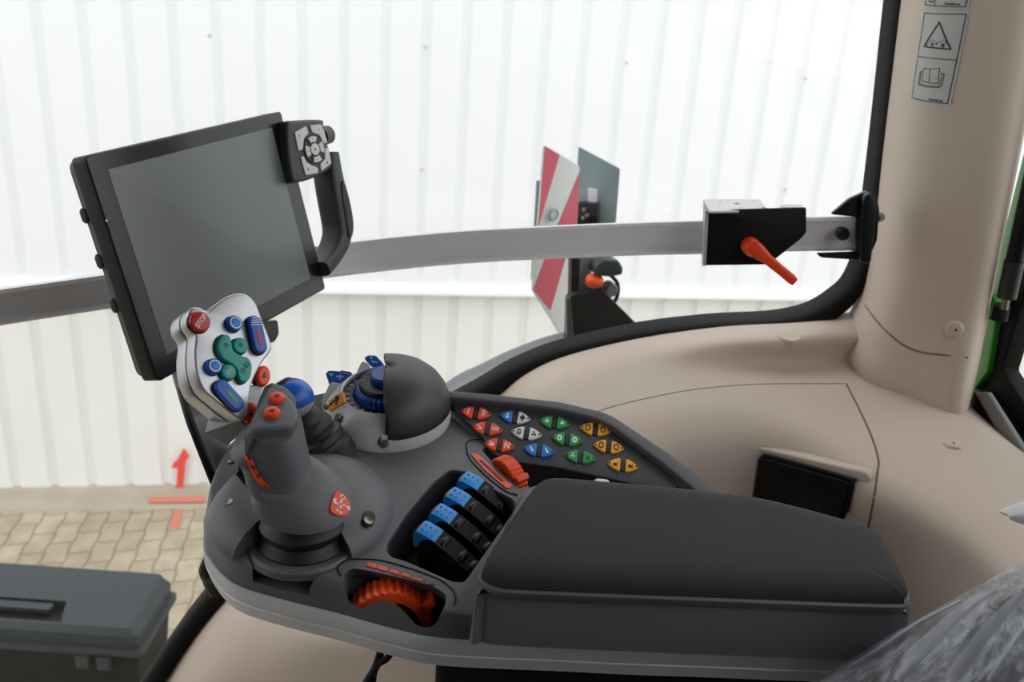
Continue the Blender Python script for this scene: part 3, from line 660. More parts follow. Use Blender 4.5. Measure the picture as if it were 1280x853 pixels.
# far wheel pocket
w2 = [(602, 563), (612, 556), (628, 562), (650, 590), (660, 608), (650, 612), (622, 585)]
c4 = plate('c', T, rnd([T.hit(*q) for q in w2], .003, 3), -.2, .05, M_shell)
cut(body, [c1, c2, c3, c4])
loft('well_floor', [[T.P(u, v, w) for u, v in [(a*1.0, b) for a, b in rnd([T.hit(*q) for q in ((476, 690), (575, 745), (655, 630), (570, 580))], .006)]] for w in (-.05, -.046)], M_blkm, con)
cu_l = plate('well_liner', T, [(a, b) for a, b in wl], -.046, -.0015, mat('well wall plastic', '#3b3c40', .5), con, 0, holes=[[(x*.985+cx*.015, y*.985+cy*.015) for (x, y), (cx, cy) in [((a, b), (sum(q[0] for q in wl)/len(wl), sum(q[1] for q in wl)/len(wl)))]][0] for a, b in wl] and [[(a+(sum(q[0] for q in wl)/len(wl)-a)*.02, b+(sum(q[1] for q in wl)/len(wl)-b)*.02) for a, b in wl]])
# label bezel lines around the thumbwheel pockets
def inlay(name, fr, px, w, m, parent, r=.001, th=.0006, sm=False):
    q = hp(fr, px, w); q = [(v.x, v.y) for v in cat([V(a, b, 0) for a, b in q], 5)] if sm else rnd(q, r, 3)
    return plate(name, fr, q, w, w+th, m, parent, .0002)
def z6(x, y): return (400+x/3.553, 560+y/3.553)
tube('bezel_seam', [proj(T.hit3(*z6(*q)), .0002) for q in ((95, 572), (78, 545), (90, 518), (125, 500), (180, 496), (260, 500), (350, 522), (460, 558), (540, 592), (590, 635), (602, 672), (596, 700))], .0007, M_rub, con, 6)
for i, (a, b) in enumerate((((208, 508), (252, 538)), ((256, 522), (300, 552)), ((308, 540), (350, 566)), ((360, 556), (400, 580)), ((408, 576), (450, 596)), ((458, 596), (480, 606)))):
    inlay('orange_scale_mark', T, [z6(a[0], a[1]+1), z6(b[0], a[1]+(b[0]-a[0])*.24), z6(b[0], b[1]), z6(a[0], b[1]-(b[0]-a[0])*.26-2*i*.2)], .0002, M_or, con, .0003)
inlay('scale_plate', T, [z6(455, 585), z6(512, 598), z6(510, 612), z6(470, 610)], .0001, mat('grey label', '#4a4b55', .5), con, .0005)
# far orange strip with its bezel
def z1(x, y): return (540+x/6.09, 480+y/6.09)
tube('bezel_seam', [proj(T.hit3(*z1(*q)), .0004) for q in ((380, 425), (300, 430), (266, 450), (262, 490), (280, 560), (330, 625), (440, 730), (560, 820), (650, 850))], .0007, M_rub, con, 6)
inlay('orange_scale_strip', T, [z1(295, 538), z1(310, 530), z1(345, 535), z1(420, 600), z1(610, 775), z1(595, 798), z1(560, 795), z1(400, 660)], .0004, M_orr, con, .001)
inlay('scale_plate', T, [z1(360, 580), z1(385, 585), z1(545, 740), z1(530, 742)], .0012, mat('grey label', '#4a4b55', .5), con, .0005)

# silver rail under the body
Bt = [V(p.x, p.y, H-.4795) for p in offs(Br, -.0016)]; Bm = [V(p.x, p.y, H-.4935) for p in offs(Br, -.0016)]; Bm2 = [V(p.x, p.y, H-.4945) for p in offs(Br, -.0008)]; Bb = [V(p.x, p.y, H-.508) for p in offs(Br, .002)]
loft('silver_rail', [[V(p.x, p.y, H-.4795) for p in offs(Br, .002)], Bt, Bm, Bm2, [V(p.x, p.y, H-.4955) for p in offs(Br, -.0016)], Bb], M_rail, con, (False, True), 40)
# under-console support
def bxr(x0, x1, y0, y1, z0, z1, r=.008, **k): return [rbox(x0, x1, y0, y1, z0, r), rbox(x0, x1, y0, y1, z1, r)]
sup = thing('console_support', 'black support box carrying the armrest console from below', 'support', V(.12, .70, H-.62))
loft('support_housing', bxr(-.045, .27, .615, .73, H-.62, H-.508), M_blkm, sup)
loft('support_arm', bxr(.16, .23, .66, .72, H-1.45, H-.615), M_blk, sup)
tube('cable', [V(-.09, .66, H-.512)+V(0, 0, -.0), Zp(474, 822, H-.53), Zp(466, 846, H-.56), Zp(470, 880, H-.60), Zp(520, 900, H-.60), V(-.02, .64, H-.58)], .0035, M_rub, sup)
tube('cable', [V(-.075, .655, H-.51), Zp(488, 818, H-.525), Zp(470, 834, H-.54), Zp(462, 870, H-.58), V(-.03, .635, H-.60)], .003, M_rub, sup)

# armrest box and cushion
Cp = [(597, 738), (606, 744), (645, 749), (860, 759), (1110, 769), (1131, 765), (1138, 750), (1105, 682), (1066, 664), (942, 634), (800, 618), (700, 608), (672, 608), (655, 615), (640, 640)]
Cr = cat([Zp(x, y, H-.425) for x, y in Cp], 5, True)
top = setz(offs(Cr, .003), H-.4225); bot = setz(offs(Cr, -.003), H-.466)
loft('armrest_box', [bot, setz(Cr, H-.427), top], M_shell, con, (False, True), 30)
Dp = [(601, 716), (606, 729), (625, 737), (660, 740), (860, 748), (1105, 757), (1128, 753), (1135, 741), (1118, 705), (1098, 676), (1060, 662), (1000, 645), (940, 631), (870, 622), (800, 615), (720, 608), (690, 606), (671, 611), (655, 630), (625, 675)]
Dr = cat([Zp(x, y, H-.413) for x, y in Dp], 5, True)
loft('cushion_base', [setz(offs(Dr, .004), H-.4235), setz(offs(Dr, .0005), H-.4195), setz(offs(Dr, -.0012), H-.414), setz(offs(Dr, .0006), H-.4125)], M_shell2, con, (False, True), 40)
Db = offs(Dr, .0008)
cen = sum(Db, Vector())/len(Db)
ring = [setz(Db, H-.4128)]
for d, h in ((0, .003), (.0015, .0062), (.004, .0092), (.008, .0118), (.014, .0138), (.024, .0150), (.038, .0155)):
    ring.append([Vector((p.x+(.155+.085*math.tanh((p.x-.155)/.11)-p.x)*d/.075, p.y+(.648-p.y)*d/.075, H-.4128+h)) for p in Db])
loft('cushion', ring, M_cush, con, (False, True), 60)
e = Zp(1133, 783, H-.45); 
lathe('side_screw', Fr(V(.319, e.y+.03, H-.447), V(.7, -.7, 0)), [(0, .006), (.005, .006), (.0055, .002), (.004, .001), (.0055, -.001), (.0055, -.01)], M_scr, con, n=16)

lathe('release_button', Fr(Zp(752, 606, H-.412), V(0, .3, 1)), [(0, .004), (.006, .004), (.007, .003), (.007, -.006)], M_silm, con, n=20)
# raised disc with the boot cut-out
DC = T.hit3(378, 637); MC = Fr(DC, TN, (1, 0, 0)); Rm = abs(T.hit(492, 610)[0]-T.hit(262, 620)[0])/2
aL = MC.hit(298, 694); aR = MC.hit(432, 690); angL = math.atan2(aL[1], aL[0]); angR = math.atan2(aR[1], aR[0])
mo = [(.036, -.001), (.0365, .017), (.039, .0195), (.052, .020), (Rm*.80, .0165), (Rm*.93, .0095), (Rm*.985, .003), (Rm, 0), (Rm, -.002)]
lathe('mound', MC, mo, M_shell2, con, 56, angR, angL+2*PI, 32, close=True)
ASH = [(287, 630), (460, 652), (292, 577)]
for x, y in ASH:
    f = MC.sub(x, y, .015); ru = Vector((f.o-DC)); ru.z = 0; tl = (TN.normalized()*1.0 + ru.normalized()*.35).normalized()
    f = Fr(f.o, tl, (1, 0, 0))
    plate('screw_recess', f, pill((0, -.001), (0, .0055), .0056), .0, .0012, mat('recess shell', '#2c2d30', .6), con, .0006)
    lathe('screw', Fr(f.P(0, -.001, .0014), tl), [(0, .0012), (.0022, .0014), (.004, .0018), (.0046, .001), (.0046, 0)], M_scr, con, n=16)

# ---- key panel: tray with rim, sunk panel and keys
KN = V(0, -.42, 1).normalized(); KP = Fr(T.hit3(640, 582, -.004), KN, (1, 0, 0)); KR = Fr(KP.P(0, 0, .008), KN, (1, 0, 0))
tro = [(545, 486), (620, 493), (700, 502), (752, 514), (768, 521), (830, 562), (912, 623), (880, 640), (690, 622), (612, 556), (566, 516)]
tri = [(563, 497), (640, 505), (700, 513), (748, 524), (768, 535), (893, 622), (870, 632), (700, 620), (640, 592), (607, 554), (566, 516)]
plate('tray_rim', KR, rnd([KR.hit(*q) for q in [(550, 487), (620, 493), (700, 502), (752, 514), (768, 521), (830, 562), (914, 624), (890, 630), (830, 580), (768, 535), (748, 524), (700, 512), (640, 504), (561, 497)]], .004), -.022, 0, M_shell, con, .002)
pn = [(562, 494), (640, 500), (700, 510), (752, 521), (800, 545), (850, 606), (838, 615), (700, 585), (640, 577), (612, 566), (605, 550), (570, 514)]
plate('key_panel', KP, rnd(hp(KP, pn), .004), -.004, 0, mat('anthracite key panel', '#3c3e43', .5, bump=.15, bscale=1500), con, .001)
plate('tray_floor', T, rnd([T.hit(*q) for q in tro], .006), -.030, -.026, mat('textured tray mat', '#19191a', .8, bump=1, bscale=500, spec=.2), con)
# slope at the right end of the tray
kk = [KP.hit3(768, 528, .004), KP.hit3(892, 622, .004), KP.hit3(852, 612, 0), KP.hit3(800, 545, 0)]
loft('tray_slope', [[p for p in kk], [p - KN.normalized()*.004 for p in kk]], M_shell, con)
def z5(x, y): return (540+x/3.368, 470+y/3.368)
PAIRS = [  # centre, left colour, right colour, left icon, right icon
 ((184, 160), 'r', 'r', 'I', 'II'), ((349, 178), 'b', 'w', 'hand', 'cross'), ((515, 200), 'g', 'g', 'blob', 'blob'), ((687, 229), 'y', 'y', 'gear', 'gear'),
 ((232, 226), 'r', 'r', 'swish', 'TMS'), ((397, 246), 'w', 'w', 'wheel', 'prop'), ((568, 271), 'g', 'g', 'dot', 'dot'), ((743, 302), 'y', 'y', 'gear', 'gear'),
 ((283, 296), 'r', 'r', 'flag', 'N'), ((450, 318), 'b', 'b', 'lever', 'lever'), ((624, 345), 'g', 'g', 'tri', 'x'), ((803, 380), 'y', 'y', 'post', 'post')]
rowd = Vector(KP.hit(744, 538))-Vector(KP.hit(594.6, 517.5)); rowd.normalize()
KM = {'r': M_key_r, 'b': M_key_b, 'w': M_key_w, 'g': M_key_g, 'y': M_key_y}
CN = {'r': 'red', 'b': 'blue', 'w': 'white', 'g': 'green', 'y': 'amber'}
def icon(kind, f, s, parent, dark):
    m = M_ink if dark else M_white; w = .0022; out = []
    def pl(q, holes=()): out.append(plate('key_icon', f, [(s*a*.85, s*b*1.3) for a, b in q], w, w+.0003, m, None, 0, holes=[[(s*a*.85, s*b*1.3) for a, b in h] for h in holes]))
    def tx(t): out.append(text('key_icon', t, f, 0, 0, .0115, m, None, w, sx=.62))
    if kind in ('I', 'II', 'N'): tx(kind)
    elif kind == 'TMS': out.append(text('key_icon', kind, f, 0, 0, .0058, m, None, w, sx=.75))
    elif kind == 'swish': pl([(-4, 3), (-3, 3.4), (3.5, -1.5), (3.5, -3), (-3, -3), (-3, -2), (1.5, -2)])
    elif kind == 'cross':
        for a in range(4): pl([(math.cos(a*PI/2)*x-math.sin(a*PI/2)*y, math.sin(a*PI/2)*x+math.cos(a*PI/2)*y) for x, y in ((1, -1.5), (3, -1.5), (4.4, 0), (3, 1.5), (1, 1.5))])
        pl(circ(1.6, 10))
    elif kind in ('wheel', 'gear', 'dot'):
        pl(circ(3.8, 20), [circ(2.6 if kind != 'dot' else 1.7, 14)]); 
        if kind == 'gear':
            for a in range(8): pl(circ(.7, 6, 4.2*math.cos(a*PI/4), 4.2*math.sin(a*PI/4)))
        if kind == 'wheel':
            for a in range(3): c, d = math.cos(a*2.094+1.57), math.sin(a*2.094+1.57); pl([(-.4*d, .4*c), (3*c-.4*d, 3*d+.4*c), (3*c+.4*d, 3*d-.4*c), (.4*d, -.4*c)])
    elif kind in ('prop', 'tri'):
        for a in range(3): c, d = math.cos(a*2.094+1.57), math.sin(a*2.094+1.57); pl(circ(1.3, 10, 2.4*c, 2.4*d)); pl([(-.4*d, .4*c), (3*c-.4*d, 3*d+.4*c), (3*c+.4*d, 3*d-.4*c), (.4*d, -.4*c)])
    elif kind == 'x':
        for a in (1, -1): pl([(-3.4, -3*a), (-2.2, -3*a), (3.4, 3*a), (2.2, 3*a)][::a])
    elif kind == 'hand': pl([(-2.5, -3.2), (2.5, -3.2), (2.5, -.4), (-2.5, -.4)]); pl([(-1, .2), (1.6, .2), (1.6, 3.4), (-1, 3.4)])
    elif kind == 'flag': pl([(-4, -2.8), (3.6, -2.8), (3.6, 1.2), (0, 1.2), (0, -.4), (-4, -.4)]); pl([(-3, .6), (-.8, .6), (-.8, 2.8), (-3, 2.8)])
    elif kind == 'lever': pl([(-3.4, 2.6), (-1.8, 3.6), (3.4, -1.4), (2.6, -3), (1, -3)])
    elif kind == 'post': pl([(-3.6, -2.8), (2, -2.8), (2, .8), (-3.6, .8)]); pl([(2.8, -3.6), (3.6, -3.6), (3.6, 3.2), (2.8, 3.2)])
    elif kind == 'blob': pl([(-3.6, -1.2), (-1.6, -2.8), (-.2, -.8), (2.6, -2.6), (3.4, -.8), (1, 2.4), (-.6, 3), (-1.4, .6)])
    o = join(out) if len(out) > 1 else out[0]; adopt(o, parent)
for (cx, cy), cl_, cr_, il, ir in PAIRS:
    px, py = z5(cx, cy); o3 = KP.hit3(px, py)
    f = Fr(o3, KN, KP.ex*rowd.x + KP.ey*rowd.y)
    Lh = abs(Vector(f.hit(px+19.5, py+2.4)).x); Hh = Lh*.56; g_ = Lh*.17
    half = [(g_, Hh*.93)] + [(g_+(Lh-g_)*t, Hh*(.95-.93*t**1.7)) for t in (.2, .4, .6, .8, .93)] + [(Lh, 0)] + [(g_+(Lh-g_)*t, -Hh*(.95-.93*t**1.7)) for t in (.93, .8, .6, .4, .2)] + [(g_, -Hh*.93)]
    plate('key_divider', f, [(-g_*.7, -Hh*.8), (g_*.7, -Hh*.8), (g_*.7, Hh*.8), (-g_*.7, Hh*.8)], 0, .0012, mat('key divider', '#26272b', .5), con, .0003)
    for sgn, cc, ic in ((-1, cl_, il), (1, cr_, ir)):
        out = [(a*sgn, b) for a, b in half]; out = out if sgn > 0 else out[::-1]
        k = plate('key', f, rnd(out, .0012, 2), -.001, .0022, KM[cc], con, .0008); k['label'] = CN[cc] + ' half of a lens-shaped key'
        lathe('key_dot', f.sub(*(0, 0)) if False else Fr(f.P(sgn*Lh*.84, 0, .0022), KN), [(0, .0003), (.0011, .0003), (.0011, 0)], M_ink, k, n=10)
        fi = Fr(f.P(sgn*(g_+(Lh-g_)*.38), 0, 0), KN, f.ex)
        icon(ic, fi, Lh/20.5*1.0, k, (cc in 'wy') or ic in ('x',))

# ================================================================== VALVE LEVERS in the well
r0_ = T.hit3(538, 668, .004); r1_ = T.hit3(590.5, 604.5, .004)
rd = (r1_-r0_); sp = rd/3; rdn = rd.normalized(); ax = rdn.cross(TN.normalized()).normalized(); ax = ax if ax.x > 0 else -ax
def lever_body(loc):
    t = thing('valve_lever', '', 'lever', loc, 'blue-tipped valve levers in the well')
    zn = TN.normalized(); hw = .0088
    def L(a, b, c): return loc + ax*a + rdn*b + zn*c
    # black stem: side profile extruded across, waisted
    prof = [(-.004, -.048), (-.006, -.02), (-.006, -.006), (.002, .001), (.012, -.001), (.026, -.008), (.040, -.017), (.048, -.026), (.050, -.048)]
    pr = cat([V(a, c, 0) for a, c in prof], 3)
    loft('stem', [[L(p.x, s*hw*k+0, p.y*kk-0) for p in pr] for s, k, kk in ((-1, .97, 1.04), (-1, 1, 1), (1, 1, 1), (1, .97, 1.04))], M_blkm, t, sharp=50)
    for a_, r in ((.013, .0075), (.030, .0078), (.041, .0074)):
        rings = []
        for i in range(9):
            ph_ = PI*i/8; rings.append([L(a_+r*.75*math.cos(q)*1.0, -hw*1.02*math.cos(ph_), (-.0075-(a_-.013)*.55)+ (r*math.sin(q))*max(.05, math.sin(ph_))**.5) for q in [2*PI*j/16 for j in range(16)]])
        loft('stem_rib', rings, M_blk, t, sharp=60)
    # blue cap: wedge with dimples
    hc = .0083
    top_ = [(-.013, .0085), (.0095, .0015)]
    ringsc = []
    for b_ in (-1, -.86, .86, 1):
        k = .93 if abs(b_) == 1 else 1
        ringsc.append([L(a-.002, b_*hc, c*k) for a, c in [(p.x, p.y) for p in cat([V(*q, 0) for q in ((-.0105, .001), (-.0075, .0055), (-.002, .0050), (.0085, .0022), (.0105, -.001), (.006, -.006), (-.003, -.010), (-.0100, -.014))], 2)]])
    cap = loft('lever_cap', ringsc, M_sky, t, sharp=35)
    ds = []
    for i in range(3):
        for j in (-1, 1):
            a_ = -.0062+.0048*i; c_ = .0060-.0014*i
            ds.append(lathe('cap_dimple', Fr(L(a_, j*.0036, c_-.0008), (zn*1+ax*.3)), [(0, .0016), (.0008, .0013), (.0013, .0)], M_sky, None, n=8))
    d = join(ds); adopt(d, cap)
    return t
lv0 = lever_body(r0_)
labs = ['nearest blue-tipped black valve lever, with brown mark', 'second blue-tipped valve lever from the front, with magenta mark', 'third blue-tipped valve lever, with yellow mark', 'farthest blue-tipped valve lever, with grey mark']
def copy_tree(o, parent=None):
    c = o.copy(); C.objects.link(c)
    if parent is not None: c.parent = parent; c.matrix_parent_inverse = o.matrix_parent_inverse.copy()
    for ch in [q for q in bpy.data.objects if q.parent == o]: copy_tree(ch, c)
    return c
bpy.context.view_layer.update()
lvs = [lv0]
for i in range(1, 4):
    c = copy_tree(lv0); c.matrix_basis = Matrix.Translation(r0_+sp*i); lvs.append(c)
zn = TN.normalized()
for i, (l, mc) in enumerate(zip(lvs, ('#5a4038', '#a8327a', '#d9b12a', '#8b8d88'))):
    l['label'] = labs[i]; q = r0_+sp*i
    f = Fr(q + ax*(-.0112) + zn*.0028, (zn*.62-ax*.78), rdn)
    mk_ = plate('colour_mark', f, rnd([(-.0048, -.0022), (.0048, -.0022), (.0048, .0022), (-.0048, .0022)], .0008), .0002, .0010, mat('lever mark '+mc, mc, .5), l, .0002)

# ================================================================== THUMBWHEELS
def wheel(name, lab, cpos, axis, ref, R, W, a0, a1, tab_a):
    f = Fr(cpos, axis, ref); t = thing('thumbwheel', lab, 'thumbwheel', cpos, 'orange thumbwheels')
    n = 144; prof = [(R*.72, -W/2), (R*.97, -W/2), (R, -W*.42), (R, W*.42), (R*.97, W/2), (R*.72, W/2)]
    def off(a, r, w): return 1 - (.055*(.5+.5*math.cos(a*34)) if r > R*.9 else 0)
    lathe('wheel_rim', f, prof, M_or, t, n, a0, a1, 25, off=off, close=True)
    lathe('wheel_disc', f, [(0, -W*.3), (R*.45, -W*.3), (R*.45, W*.3), (0, W*.3)], M_or, t, 48)
    u = Vector((math.cos(tab_a), math.sin(tab_a))); v = Vector((-u.y, u.x))
    q = [u*R*.80-v*.005, u*R*1.20-v*.0042, u*R*1.22+v*.0012, u*R*.80+v*.006]
    plate('wheel_tab', f, rnd([tuple(p) for p in q], .0012), -W*.5, W*.5, M_or, t, .0012)
    return t
wc = Yp(486, 779, .624); 
wheel('thumbwheel', 'large ribbed orange thumbwheel in the pocket on the near side of the console', wc, V(.16, -1, .10), (1, 0, 0), .0365, .024, math.radians(-25), math.radians(152), math.radians(36))
wc2 = T.hit3(635, 601, -.014)
wheel('thumbwheel', 'smaller ribbed orange thumbwheel between the key panel and the armrest', wc2, V(.80, .62, .12), (-.6, .78, 0), .0245, .014, math.radians(5), math.radians(200), math.radians(150))

# ================================================================== JOYSTICK
GY = G.y
joy = thing('joystick', 'large grey joystick with silver head full of coloured buttons on the console', 'joystick', G)
def ringv(c, a, b, n=40, sq=2.0, ex=V(1, 0, 0), ey=V(0, 1, 0)):
    o = []
    for i in range(n):
        t = 2*PI*i/n; ct, st = math.cos(t), math.sin(t)
        o.append(c + ex*a*math.copysign(abs(ct)**(2/sq), ct) + ey*b*math.copysign(abs(st)**(2/sq), st))
    return o
bt = [(.000, .036), (.004, .0375), (.009, .0335), (.012, .0315), (.015, .0345), (.021, .036), (.025, .0325), (.028, .030), (.031, .032), (.036, .032), (.045, .026)]
loft('boot', [ringv(G+V(0, 0, h-.004), r, r) for h, r in bt], M_boot, joy, sharp=50)
lathe('boot_ring', Fr(G+V(0, 0, -.006), V(0, 0, 1)), [(.036, .004), (.0435, .0045), (.046, .002), (.046, -.004)], M_shell, joy)
sn = V(.06, -.30, 1).normalized(); sx_ = V(1, 0, 0); sx_ = (sx_-sn*sx_.dot(sn)).normalized(); sy_ = sn.cross(sx_)
def pj(x, y, dy=0): return Yp(x, y, GY+dy)
sc = [((381, 629), .0385, .034, 2.1), ((380, 625), .0415, .0372, 2.1), ((377, 619), .0405, .0365, 2.1), ((372, 610), .036, .033, 2.15), ((362, 598), .030, .029, 2.3), ((350, 589), .0262, .026, 2.5)]
loft('skirt', [ringv(pj(*q), a, b, 48, s, sx_, sy_) for q, a, b, s in sc], M_shell2, joy, sharp=60)
grs = [((356, 600), .0285, .028, 2.5), ((349, 592), .0262, .026, 2.6), ((346, 580), .0255, .0255, 2.7), ((342, 567), .0262, .026, 2.8), ((336, 558), .0285, .0268, 2.9), ((341, 548), .0235, .0262, 2.9), ((344, 538), .0195, .0255, 3.0), ((345, 529), .0170, .0235, 3.0)]
gxn = V(.0, -.42, 1).normalized(); rg = []
for i, (q, a, b, s) in enumerate(grs):
    k = i/(len(grs)-1); nn_ = (sn*(1-k)+V(.05, -.30, 1).normalized()*k).normalized(); ex_ = (V(1, 0, 0)-nn_*nn_.x).normalized(); rg.append(ringv(pj(*q), a, b, 48, s, ex_, nn_.cross(ex_)))
grip = loft('grip', rg, M_shell2, joy, sharp=50)
# head: silver slab facing the driver
HN = (RT*.68+UP*.28-FW*.68).normalized()
hd0 = CAM + ray(285, 445)*.765
HF = Fr(hd0, HN, RT)
def z2(x, y): return (180+x/4.267, 350+y/4.267)
fo = [(250, 152), (275, 143), (305, 147), (340, 166), (365, 145), (400, 115), (440, 88), (480, 73), (520, 69), (555, 80), (590, 112), (612, 155), (640, 230), (668, 300), (683, 350), (678, 378), (640, 430), (605, 490), (585, 535), (572, 580), (560, 650), (553, 712), (540, 745), (515, 742), (460, 708), (380, 642), (322, 592), (288, 530), (272, 460), (268, 380), (275, 305), (262, 270), (242, 240), (235, 195)]
fo2 = [(v.x, v.y) for v in cat([V(*HF.hit(*z2(*q)), 0) for q in fo], 3, True)]
head = plate('head_face', HF, fo2, -.0165, 0, M_sil, joy, .0022, sharp=60)
plate('head_back', HF, fo2, -.036, -.0173, M_sil, joy, .003, sharp=60)
cxh = sum(p[0] for p in fo2)/len(fo2); cyh = sum(p[1] for p in fo2)/len(fo2)
plate('head_seam', HF, [(cxh+(a-cxh)*.975, cyh+(b-cyh)*.975) for a, b in fo2], -.018, -.016, M_ink, joy)
nk = [(575, 470), (585, 520), (650, 560), (610, 700), (560, 790), (535, 745), (430, 760), (380, 700), (480, 620), (540, 600)]
loft('neck', [[HF.hit3(x, y, w_) for x, y in q] for w_, q in ((-.006, ((302, 488), (331, 479), (312, 533), (304, 524))), (-.036, ((268, 495), (302, 484), (284, 557), (256, 541))))], mat('mid silver neck', '#9da0a3', .4, metal=.2), joy, sharp=30)
plate('head_mount', HF, rnd([HF.hit(x, y, -.018) for x, y in ((334, 480), (352, 486), (366, 500), (366, 545), (335, 578), (308, 575), (299, 566), (286, 558), (313, 535), (320, 512))], .003), -.024, -.010, M_shell2, joy, .003)
# facet with the two red buttons
FN = (UP*.80 - FW*.56 + RT*.10).normalized()
FC = Fr(CAM + ray(342, 510)*.742, FN, RT)
fq = [(334, 482), (357, 491), (371, 509), (373, 520), (364, 533), (340, 536), (315, 537), (303, 546)]
plate('button_facet', FC, rnd(hp(FC, fq), .004), -.026, 0, M_shell2, joy, .003)
def disc(name, fr, r, h, m, parent, bev=.0012, n=32):
    return lathe(name, fr, [(0, h), (r-bev, h), (r-bev*.3, h-bev*.3), (r, h-bev), (r, -.001)], m, parent, n, sharp=50)
for x, y in ((346.3, 500), (340, 518.5)):
    f = FC.sub(x, y); disc('button_collar', f, .0070, .0006, M_ink, joy)
    b = disc('button', f, .0064, .0042, M_orr, joy); b['label'] = 'round red button'
    join_ = [plate('button_mark', f, q, .0042, .0045, M_ink) for q in ([(-.0022, -.0016), (.0020, -.0016), (.0020, -.0006), (-.0022, -.0006)], [(-.0016, 0), (.0014, 0), (.0022, .0018), (-.001, .0016)])]
    adopt(join(join_), b)
# half round orange buttons at the lower edge of the head
for (x, y), s in (((627, 517), 1), ((558, 714), 1)):
    f = HF.sub(*z2(x, y), -.006); k = HF
    c0 = plate('side_button_collar', f, circ(.0068, 28, ry=.0098), -.006, -.0005, M_ink, joy, .001)
    b = plate('side_button', f, circ(.0062, 28, ry=.0092), -.004, .005, M_orr, joy, .002); b['label'] = 'oval orange side button'
    adopt(join([plate('button_mark', f, [(a*.001, c*.001) for a, c in q], .005, .0053, M_ink) for q in ([(-2, -2.5), (1, -2.5), (1.5, 0), (-1.5, 0)], [(-1, .6), (1, .6), (.6, 2.6), (-.6, 2.6)])]), b)
# head buttons
def hbtn(c, r, h, m, base_m, lab, ring=None, ry=None):
    f = HF.sub(*z2(*c), h); f = Fr(f.o-HN*h, HN, HF.ex)
    rx = r
    disc('button_collar', f, rx*1.10, h*.35, base_m, joy)
    b = disc('button', f, rx, h, m, joy); b['label'] = lab
    if ring:
        lathe('button_ring', f, [(rx*.62, h), (rx*.62, h+.0003), (rx*.76, h+.0003), (rx*.76, h)], M_white, b, 32)
        disc('button_centre', f, rx*.6, h+.0004, ring, b, .0004)
    return b, f
s1u = abs(HF.hit(*z2(345, 220))[0]-HF.hit(*z2(260, 220))[0])
b, f = hbtn((304, 220), .0086, .0062, M_red, M_blk, 'red stop button')
dd_ = Vector(HF.hit(*z2(340, 195)))-Vector(HF.hit(*z2(308, 243))); rt = math.atan2(dd_.y, dd_.x)
text('stop_lettering', 'STOP', f, .0000, .0, .0056, M_white, b, .0063, rot=rt)
hbtn((490, 228), .0068, .0068, M_blue, M_blued, 'blue round button by the upper edge', M_key_b)
hbtn((380, 458), .0066, .0068, M_blue, M_blued, 'blue round button by the left edge', M_key_b)
b, f = hbtn((518, 349), .0070, .0062, M_teal, M_teald, 'small teal button upper right'); text('button_lettering', 'III', f, 0, 0, .005, mat('faint print', '#2b7a72', .5), b, .0063, rot=rt)
b, f = hbtn((455, 490), .0066, .0062, M_teal, M_teald, 'small teal button lower left'); text('button_lettering', 'EN', f, 0, 0, .0058, M_lgrey, b, .0063, rot=rt)
tl = [(412, 305), (440, 290), (462, 305), (470, 340), (480, 378), (515, 402), (552, 412), (574, 440), (577, 480), (566, 525), (542, 545), (520, 540), (505, 515), (496, 478), (470, 448), (430, 425), (405, 390), (396, 345)]
def smoothp(px, w): return [(v.x, v.y) for v in cat([V(*HF.hit(*z2(*q), w), 0) for q in px], 3, True)]
tp_ = smoothp(tl, .0065); cxx = sum(a for a, _ in tp_)/len(tp_); cyy = sum(a for _, a in tp_)/len(tp_)
plate('button_collar', HF, [(cxx+(a-cxx)*1.06-.0006, cyy+(b_-cyy)*1.05) for a, b_ in tp_], -.0005, .0022, M_teald, joy, .0006)
b = plate('button', HF, tp_, 0, .0065, M_teal, joy, .0014); b['label'] = 'large teal dumbbell button'
for c, s, t_ in (((440, 350), .0055, 'III'), ((540, 468), .0058, 'END')):
    u, v = HF.hit(*z2(*c), .0065); text('button_lettering', t_, HF, u, v, s, mat('dark teal print', '#0f5c56', .5), b, .0065, rot=rt)
def pillb(p, q, r, h, base_m, m, lab, linem):
    a = Vector(HF.hit(*z2(*p), h)); c = Vector(HF.hit(*z2(*q), h))
    plate('button_collar', HF, pill(a, c, r*1.1), -.0005, h*.45, base_m, joy, .0008)
    b = plate('button', HF, pill(a, c, r), 0, h, m, joy, .0018); b['label'] = lab
    la, lc = a*.62+c*.38, a*.05+c*.95
    plate('indicator_line', HF, pill(la, lc, r*.20), h-.0002, h+.0004, linem, b)
    return b, a, c
b, a, c = pillb((597, 225), (625, 352), .0064, .0072, M_blk, M_blue, 'long blue button with red line', mat('bright red line', '#d8232f', .4))
dv_ = (c-a).normalized(); pv = Vector((-dv_.y, dv_.x)); ls = []
for i in range(4):
    m0 = a - dv_*(.0042-.0021*i); ln_ = .0030+.0007*i
    ls.append(plate('button_stripes', HF, [tuple(m0-pv*ln_), tuple(m0+pv*ln_), tuple(m0+pv*ln_+dv_*.0007), tuple(m0-pv*ln_+dv_*.0007)], .0071, .0076, M_white))
adopt(join(ls), b)
pillb((422, 570), (500, 655), .0064, .0072, M_blk, M_blue, 'long blue button with green line', mat('bright green line', '#35b54a', .4))
